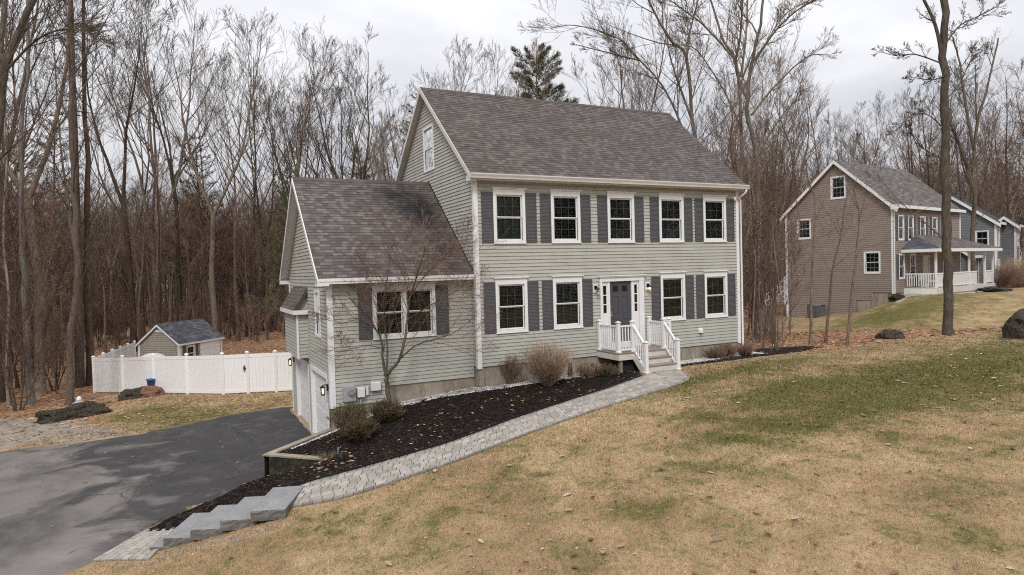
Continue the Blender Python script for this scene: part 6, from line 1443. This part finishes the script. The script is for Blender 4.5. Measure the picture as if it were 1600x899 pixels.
# understory brush
bl_ = 'thin leafless understory sapling with fine brown twigs in the wood on the left'; cnt = 0; tries = 0
while cnt < 100 and tries < 9000:
    tries += 1; h = R(rnd.uniform(-13, 15)); d = math.sqrt(rnd.uniform(33**2, 82**2)); x, y = polar(h, d)
    if any(inpoly(x, y, b) for b in bad) or inpoly(x, y, LAWN) or not ok(x, y, .9): continue
    spots.append((x, y)); tree(rnd.choice(PB), x, y, rnd.uniform(0, 6.28), rnd.uniform(.7, 1.3), 'understory_sapling', bl_, 'sapling', 'understory saplings in the left wood'); cnt += 1
cnt = 0; tries = 0
while cnt < 60 and tries < 9000:
    tries += 1; h = R(rnd.uniform(41.3, 50)); d = rnd.uniform(31, 70); x, y = polar(h, d)
    if any(inpoly(x, y, b) for b in bad) or inpoly(x, y, LAWN) or inpoly(x, y, NLAWN) or not ok(x, y, .8): continue
    spots.append((x, y)); tree(rnd.choice(PB+SAP), x, y, rnd.uniform(0, 6.28), rnd.uniform(.7, 1.2), 'understory_sapling', 'leafless understory sapling in the brush between the two houses', 'sapling', 'understory saplings between the houses'); cnt += 1
cnt = 0
while cnt < 34:
    h = R(rnd.uniform(52, 67)); d = rnd.uniform(66, 90); x, y = polar(h, d)
    if not ok(x, y, 1.5): continue
    spots.append((x, y)); tree(rnd.choice(PB+SAP), x, y, rnd.uniform(0, 6.28), rnd.uniform(.9, 1.5), 'understory_sapling', 'leafless understory sapling behind the taupe and grey houses', 'sapling', 'understory saplings behind the neighbour houses'); cnt += 1

# the far wood and unseen trees for reflections, one mass: instances of cheap trees on points
far_cfg = cfg_(levels=3, n=(0, 15, 6, 4), t0=(0, .25, .2, .2), rmin=.012, rmax=(0, .09, .04, .02))
def joined(seed, style):
    tm, cm, _ = make_tree(seed, HT, .2, style, far_cfg); v = [tuple(x.co) for x in tm.vertices]; f = [tuple(p.vertices) for p in tm.polygons]; n = len(v)
    v += [tuple(x.co) for x in cm.vertices]; f += [tuple(i+n for i in p.vertices) for p in cm.polygons]
    me = bpy.data.meshes.new('far_tree'); me.from_pydata(v, [], f); me.materials.append(M['bark']); me.materials.append(M['twig']); me.polygons.foreach_set('material_index', [0]*len(tm.polygons)+[1]*len(cm.polygons)); return bpy.data.objects.new('far_tree', me)
FT = [joined(501, 'forest'), joined(502, 'fork'), joined(503, 'forest')]
def gn_scatter(name, pts, scl, rot, kinds, objs):
    me = bpy.data.meshes.new(name); me.from_pydata(pts, [], [])
    for nm, ar in (('scl', scl), ('rot', rot)): me.attributes.new(nm, 'FLOAT', 'POINT').data.foreach_set('value', ar)
    me.attributes.new('kind_id', 'INT', 'POINT').data.foreach_set('value', kinds)
    o = obj(name, me); ng = bpy.data.node_groups.new(name, 'GeometryNodeTree'); ng.interface.new_socket('Geometry', in_out='INPUT', socket_type='NodeSocketGeometry'); ng.interface.new_socket('Geometry', in_out='OUTPUT', socket_type='NodeSocketGeometry')
    gi = ng.nodes.new('NodeGroupInput'); go = ng.nodes.new('NodeGroupOutput'); jn_ = ng.nodes.new('GeometryNodeJoinGeometry')
    def na(nm, t): n = ng.nodes.new('GeometryNodeInputNamedAttribute'); n.data_type = t; n.inputs['Name'].default_value = nm; return n.outputs['Attribute']
    sa, ra, ka = na('scl', 'FLOAT'), na('rot', 'FLOAT'), na('kind_id', 'INT')
    cx_ = ng.nodes.new('ShaderNodeCombineXYZ'); ng.links.new(ra, cx_.inputs['Z'])
    for i, ob in enumerate(objs):
        oi = ng.nodes.new('GeometryNodeObjectInfo'); oi.inputs['Object'].default_value = ob; oi.inputs['As Instance'].default_value = True
        cp = ng.nodes.new('FunctionNodeCompare'); cp.data_type = 'INT'; cp.operation = 'EQUAL'; ng.links.new(ka, cp.inputs[2]); cp.inputs[3].default_value = i
        io = ng.nodes.new('GeometryNodeInstanceOnPoints'); ng.links.new(gi.outputs[0], io.inputs['Points']); ng.links.new(cp.outputs[0], io.inputs['Selection']); ng.links.new(oi.outputs['Geometry'], io.inputs['Instance']); ng.links.new(sa, io.inputs['Scale']); ng.links.new(cx_.outputs[0], io.inputs['Rotation']); ng.links.new(io.outputs[0], jn_.inputs[0])
    ng.links.new(jn_.outputs[0], go.inputs[0]); md = o.modifiers.new('scatter', 'NODES'); md.node_group = ng; o['kind'] = 'stuff'; return o
pts = []; 
for (h0, h1, d0, d1, n) in ((-15, 15, 86, 150, 400), (14, 42, 80, 130, 50), (40, 50, 82, 140, 110), (48, 70, 102, 160, 220)):
    for _ in range(n):
        h = R(rnd.uniform(h0, h1)); d = rnd.uniform(d0, d1); x, y = polar(h, d); pts.append((x, y, Tz(x, y), (.8 if h0 > 20 else .85)))
for _ in range(900):
    h = R(rnd.uniform(-15, 16) if rnd.random() < .6 else rnd.uniform(40, 70)); d = rnd.uniform(96, 160); x, y = polar(h, d); pts.append((x, y, Tz(x, y)-.3, .36))
for _ in range(420):
    h = R(rnd.uniform(80, 340)); d = rnd.uniform(45, 90); x, y = polar(h, d); pts.append((x, y, Tz(x, y), .9))  # unseen wood behind the camera, put in for the windows to reflect
for _ in range(90):
    h = R(rnd.uniform(275, 338)); d = rnd.uniform(34, 60); x, y = polar(h, d); pts.append((x, y, Tz(x, y), 1.15))  # unseen trees, nearer and taller, added to darken the gable window's reflection
gn_scatter('distant_and_unseen_woods', [p[:3] for p in pts], [rnd.uniform(.75, 1.05)*p[3] for p in pts], [rnd.uniform(0, 6.28) for _ in pts], [rnd.randrange(3) for _ in pts], FT)

# ------------------------------------------------------------------ leaves and grass
def leafset(name, spots_, size, mat, dz=.015, curl=.5):
    k = MB(); outline = [(0, -.5), (.16, -.34), (.1, -.26), (.3, -.12), (.16, -.04), (.36, .14), (.18, .2), (.22, .38), (0, .5), (-.22, .38), (-.18, .2), (-.36, .14), (-.16, -.04), (-.3, -.12), (-.1, -.26), (-.16, -.34)]
    for x, y, z in spots_:
        s = size*rnd.uniform(.6, 1.25); a = rnd.uniform(0, 6.28); ca, sa = math.cos(a), math.sin(a); cu = rnd.uniform(-.2, 1)*curl; tx, ty = rnd.gauss(0, .3), rnd.gauss(0, .3); P = []
        for u, v in outline: P.append((x+(u*ca-v*sa)*s, y+(u*sa+v*ca)*s, z+dz+s*(abs(u)*abs(cu)+v*v*cu*.7+u*tx*.4+v*ty*.4)))
        P.append((x, y, z+dz)); n = len(outline); k.raw(P, [(i, (i+1) % n, n) for i in range(n)], rnd.random())
    o = part(name, k, mat, tint=True); o['kind'] = 'stuff'; return o
def ground_pts(n, x0, x1, y0, y1, keep):
    a = rng.random((n, 2))*np.array([x1-x0, y1-y0])+np.array([x0, y0]); m = keep(a[:, 0], a[:, 1]); a = a[m]; z = T(a[:, 0], a[:, 1]); return [(p[0], p[1], q) for p, q in zip(a, z)]
HOUSE = [(-4.6, .3), (0, .3), (0, 0), (10.97, 0), (10.97, 8.2), (-4.6, 8.2)]
def on_lawn(x, y):
    m = pip(x, y, LAWN)
    for P in (DRV, BED, [tuple(p) for p in APC], MUL2, GRV2, HOUSE, LD, PATHP): m &= ~pip(x, y, [tuple(q) for q in P])
    d = np.hypot(x-CAM[0], y-CAM[1]); dirx = (x-CAM[0])*fw[0]+(y-CAM[1])*fw[1]; side = (x-CAM[0])*rt[0]+(y-CAM[1])*rt[1]
    return m & (dirx > 3.5) & (np.abs(side) < dirx*.85+1)
lv = ground_pts(13000, -14, 34, -18, 12, lambda x, y: on_lawn(x, y) & (rng.random(len(x)) < np.clip(.06+.5*np.clip((x-6)/12, 0, 1)+.12*(y < -8), 0, 1)))
leafset('fallen_leaves', lv[:3800], .13, M['leaves_lawn'], .03, .9)
lv = ground_pts(30000, -14, 34, -18, 12, lambda x, y: on_lawn(x, y) & (rng.random(len(x)) < np.clip(.10+.5*np.clip((x-6)/12, 0, 1)+.2*(y < -8), 0, 1))); leafset('leaf_crumbs', lv[:9000], .055, M['leaves_lawn'], .03, .9)
lv = ground_pts(2600, -15, -3, 5, 22, lambda x, y: pip(x, y, LAWN) & ~pip(x, y, [tuple(q) for q in DRV]))
leafset('fallen_leaves', lv[:1500], .12, M['leaves'], .03)
lv = ground_pts(60000, -40, 34, -2, 52, lambda x, y: ~pip(x, y, LAWN) & ~pip(x, y, NLAWN) & ~pip(x, y, [(-17, -20), (-17, 9), (40, 9), (40, -20)]) & ((x < 0) | (x > 11)))
lv2 = ground_pts(5000, 11, 26, -3, 9, lambda x, y: ~pip(x, y, LAWN) & ~pip(x, y, NLAWN))
leafset('leaf_litter', (lv[:17000] if len(lv) > 17000 else lv)+lv2[:1800], .16, M['leaves'], .02)
lv = ground_pts(1500, 20, 50, -3, 14, lambda x, y: pip(x, y, NLAWN)); leafset('fallen_leaves', lv[:420], .13, M['leaves_lawn'], .02)
lv = ground_pts(2600, -7, 6, -5, 0, lambda x, y: pip(x, y, [tuple(q) for q in BED]) & (rng.random(len(x)) < .35)); leafset('fallen_leaves', lv[:260]+[(p[0], p[1], p[2]) for p in ground_pts(260, 3, 4.6, -1.1, -.1, lambda x, y: x > 0)[:90]]+ground_pts(300, -5.6, -4.6, -3.4, -2.4, lambda x, y: x < 0)[:60], .09, M['leaves'], .06)
lv = ground_pts(200, -14, -5, -4, 8, lambda x, y: pip(x, y, [tuple(q) for q in DRV])); leafset('fallen_leaves', lv[:36], .10, M['leaves'], .045)

def grass():
    N = 900000; V = []; 
    dist = 5+38*rng.random(N)**1.25; ang = (rng.random(N)-.5)*2*.72
    x = CAM[0]+fw[0]*dist/1*1+rt[0]*dist*np.tan(ang); y = CAM[1]+fw[1]*dist+rt[1]*dist*np.tan(ang)
    jit = rng.normal(0, .02, (N, 2)); x += jit[:, 0]; y += jit[:, 1]
    m = on_lawn(x, y); m &= ~((rng.random(N) < .6) & (dist > 22)); x, y, dist = x[m], y[m], dist[m]; n = len(x)
    z = T(x, y); a = rng.random(n)*6.283; ln = (.03+.055*rng.random(n)**1.5)*np.clip(dist/12, .9, 1.6); w = .0032*np.clip(dist/9, .9, 3.2)
    el = np.abs(rng.normal(.55, .35, n)); dx, dy, dz = np.cos(a)*np.cos(el), np.sin(a)*np.cos(el), np.sin(el)
    px, py = -np.sin(a)*w, np.cos(a)*w
    P = np.stack([np.stack([x-px, y-py, z-.004], 1), np.stack([x+px, y+py, z-.004], 1), np.stack([x+dx*ln, y+dy*ln, z+dz*ln], 1)], 1).reshape(-1, 3)
    me = bpy.data.meshes.new('grass'); me.vertices.add(3*n); me.vertices.foreach_set('co', P.astype(np.float32).ravel()); me.loops.add(3*n); me.loops.foreach_set('vertex_index', np.arange(3*n, dtype=np.int32)); me.polygons.add(n)
    me.polygons.foreach_set('loop_start', np.arange(0, 3*n, 3, dtype=np.int32)); me.polygons.foreach_set('loop_total', np.full(n, 3, np.int32)); me.update(calc_edges=True)
    me.attributes.new('tint', 'FLOAT', 'FACE').data.foreach_set('value', rng.random(n).astype(np.float32))
    gr = np.clip(blobs(x, y, GB)+.06+.22*np.clip((x-9)/14, 0, 1), 0, 1); me.attributes.new('green', 'FLOAT', 'POINT').data.foreach_set('value', np.repeat(gr, 3).astype(np.float32))
    me.materials.append(M['blades']); o = obj('grass', me); o['kind'] = 'stuff'; print('blades', n)
grass()

# ------------------------------------------------------------------ sky and sun
w = bpy.data.worlds.new('World'); sc.world = w; w.use_nodes = True; nt = w.node_tree; nt.nodes.clear(); q = NT(nt)
SUN_EL, SUN_AZ = R(48), R(215)      # azimuth clockwise from +Y: the sun stands behind and left of the camera
sk = q.n('ShaderNodeTexSky', sky_type='NISHITA', sun_disc=False, sun_elevation=SUN_EL, sun_rotation=SUN_AZ)
tc = q.n('ShaderNodeTexCoord').outputs['Generated']
sp = q.n('ShaderNodeSeparateXYZ', ins={0: tc}); zz = q.math('ADD', q.math('MAXIMUM', sp.outputs['Z'], 0.), .12)
cb_ = q.n('ShaderNodeCombineXYZ', ins={'X': q.math('DIVIDE', sp.outputs['X'], zz), 'Y': q.math('DIVIDE', sp.outputs['Y'], zz), 'Z': 0.})
c1 = q.noise(cb_.outputs[0], .55, 6, .55, .3); c2 = q.noise(cb_.outputs[0], 2.2, 5, .6)
f = q.math('ADD', q.math('MULTIPLY', c1, .75), q.math('MULTIPLY', c2, .25))
cloud = q.ramp(f, [(.36, (.64, .65, .70)), (.5, (.76, .765, .80)), (.64, (.93, .93, .95))])
bgs = q.n('ShaderNodeBackground', ins={'Color': sk.outputs[0], 'Strength': .08}); bgc = q.n('ShaderNodeBackground', ins={'Color': cloud, 'Strength': q.math('MULTIPLY', q.math('ADD', q.math('MULTIPLY', q.math('MAXIMUM', sp.outputs['Z'], 0.), 1.6), 1.), .56)})
mx = q.n('ShaderNodeMixShader', ins={0: .93, 1: bgs.outputs[0], 2: bgc.outputs[0]}); ow = q.n('ShaderNodeOutputWorld', ins={'Surface': mx.outputs[0]})
sl_ = bpy.data.lights.new('sun', 'SUN'); sl_.energy = 1.5; sl_.angle = R(14); sl_.color = (1, .975, .94); so = bpy.data.objects.new('sun', sl_); COL.objects.link(so)
sdir = Vector((math.sin(SUN_AZ)*math.cos(SUN_EL), math.cos(SUN_AZ)*math.cos(SUN_EL), math.sin(SUN_EL))); so.rotation_euler = sdir.to_track_quat('Z', 'Y').to_euler()
sc.view_settings.view_transform = 'Standard'; sc.view_settings.look = 'None'; sc.view_settings.gamma = 1; sc.view_settings.exposure = .52
sc.cycles.use_denoising = False; sc.cycles.filter_width = 1.1; sc.cycles.max_bounces = 6; sc.cycles.diffuse_bounces = 3; sc.cycles.glossy_bounces = 3; sc.cycles.transparent_max_bounces = 8; sc.cycles.transmission_bounces = 4
sc.cycles.caustics_reflective = False; sc.cycles.caustics_refractive = False
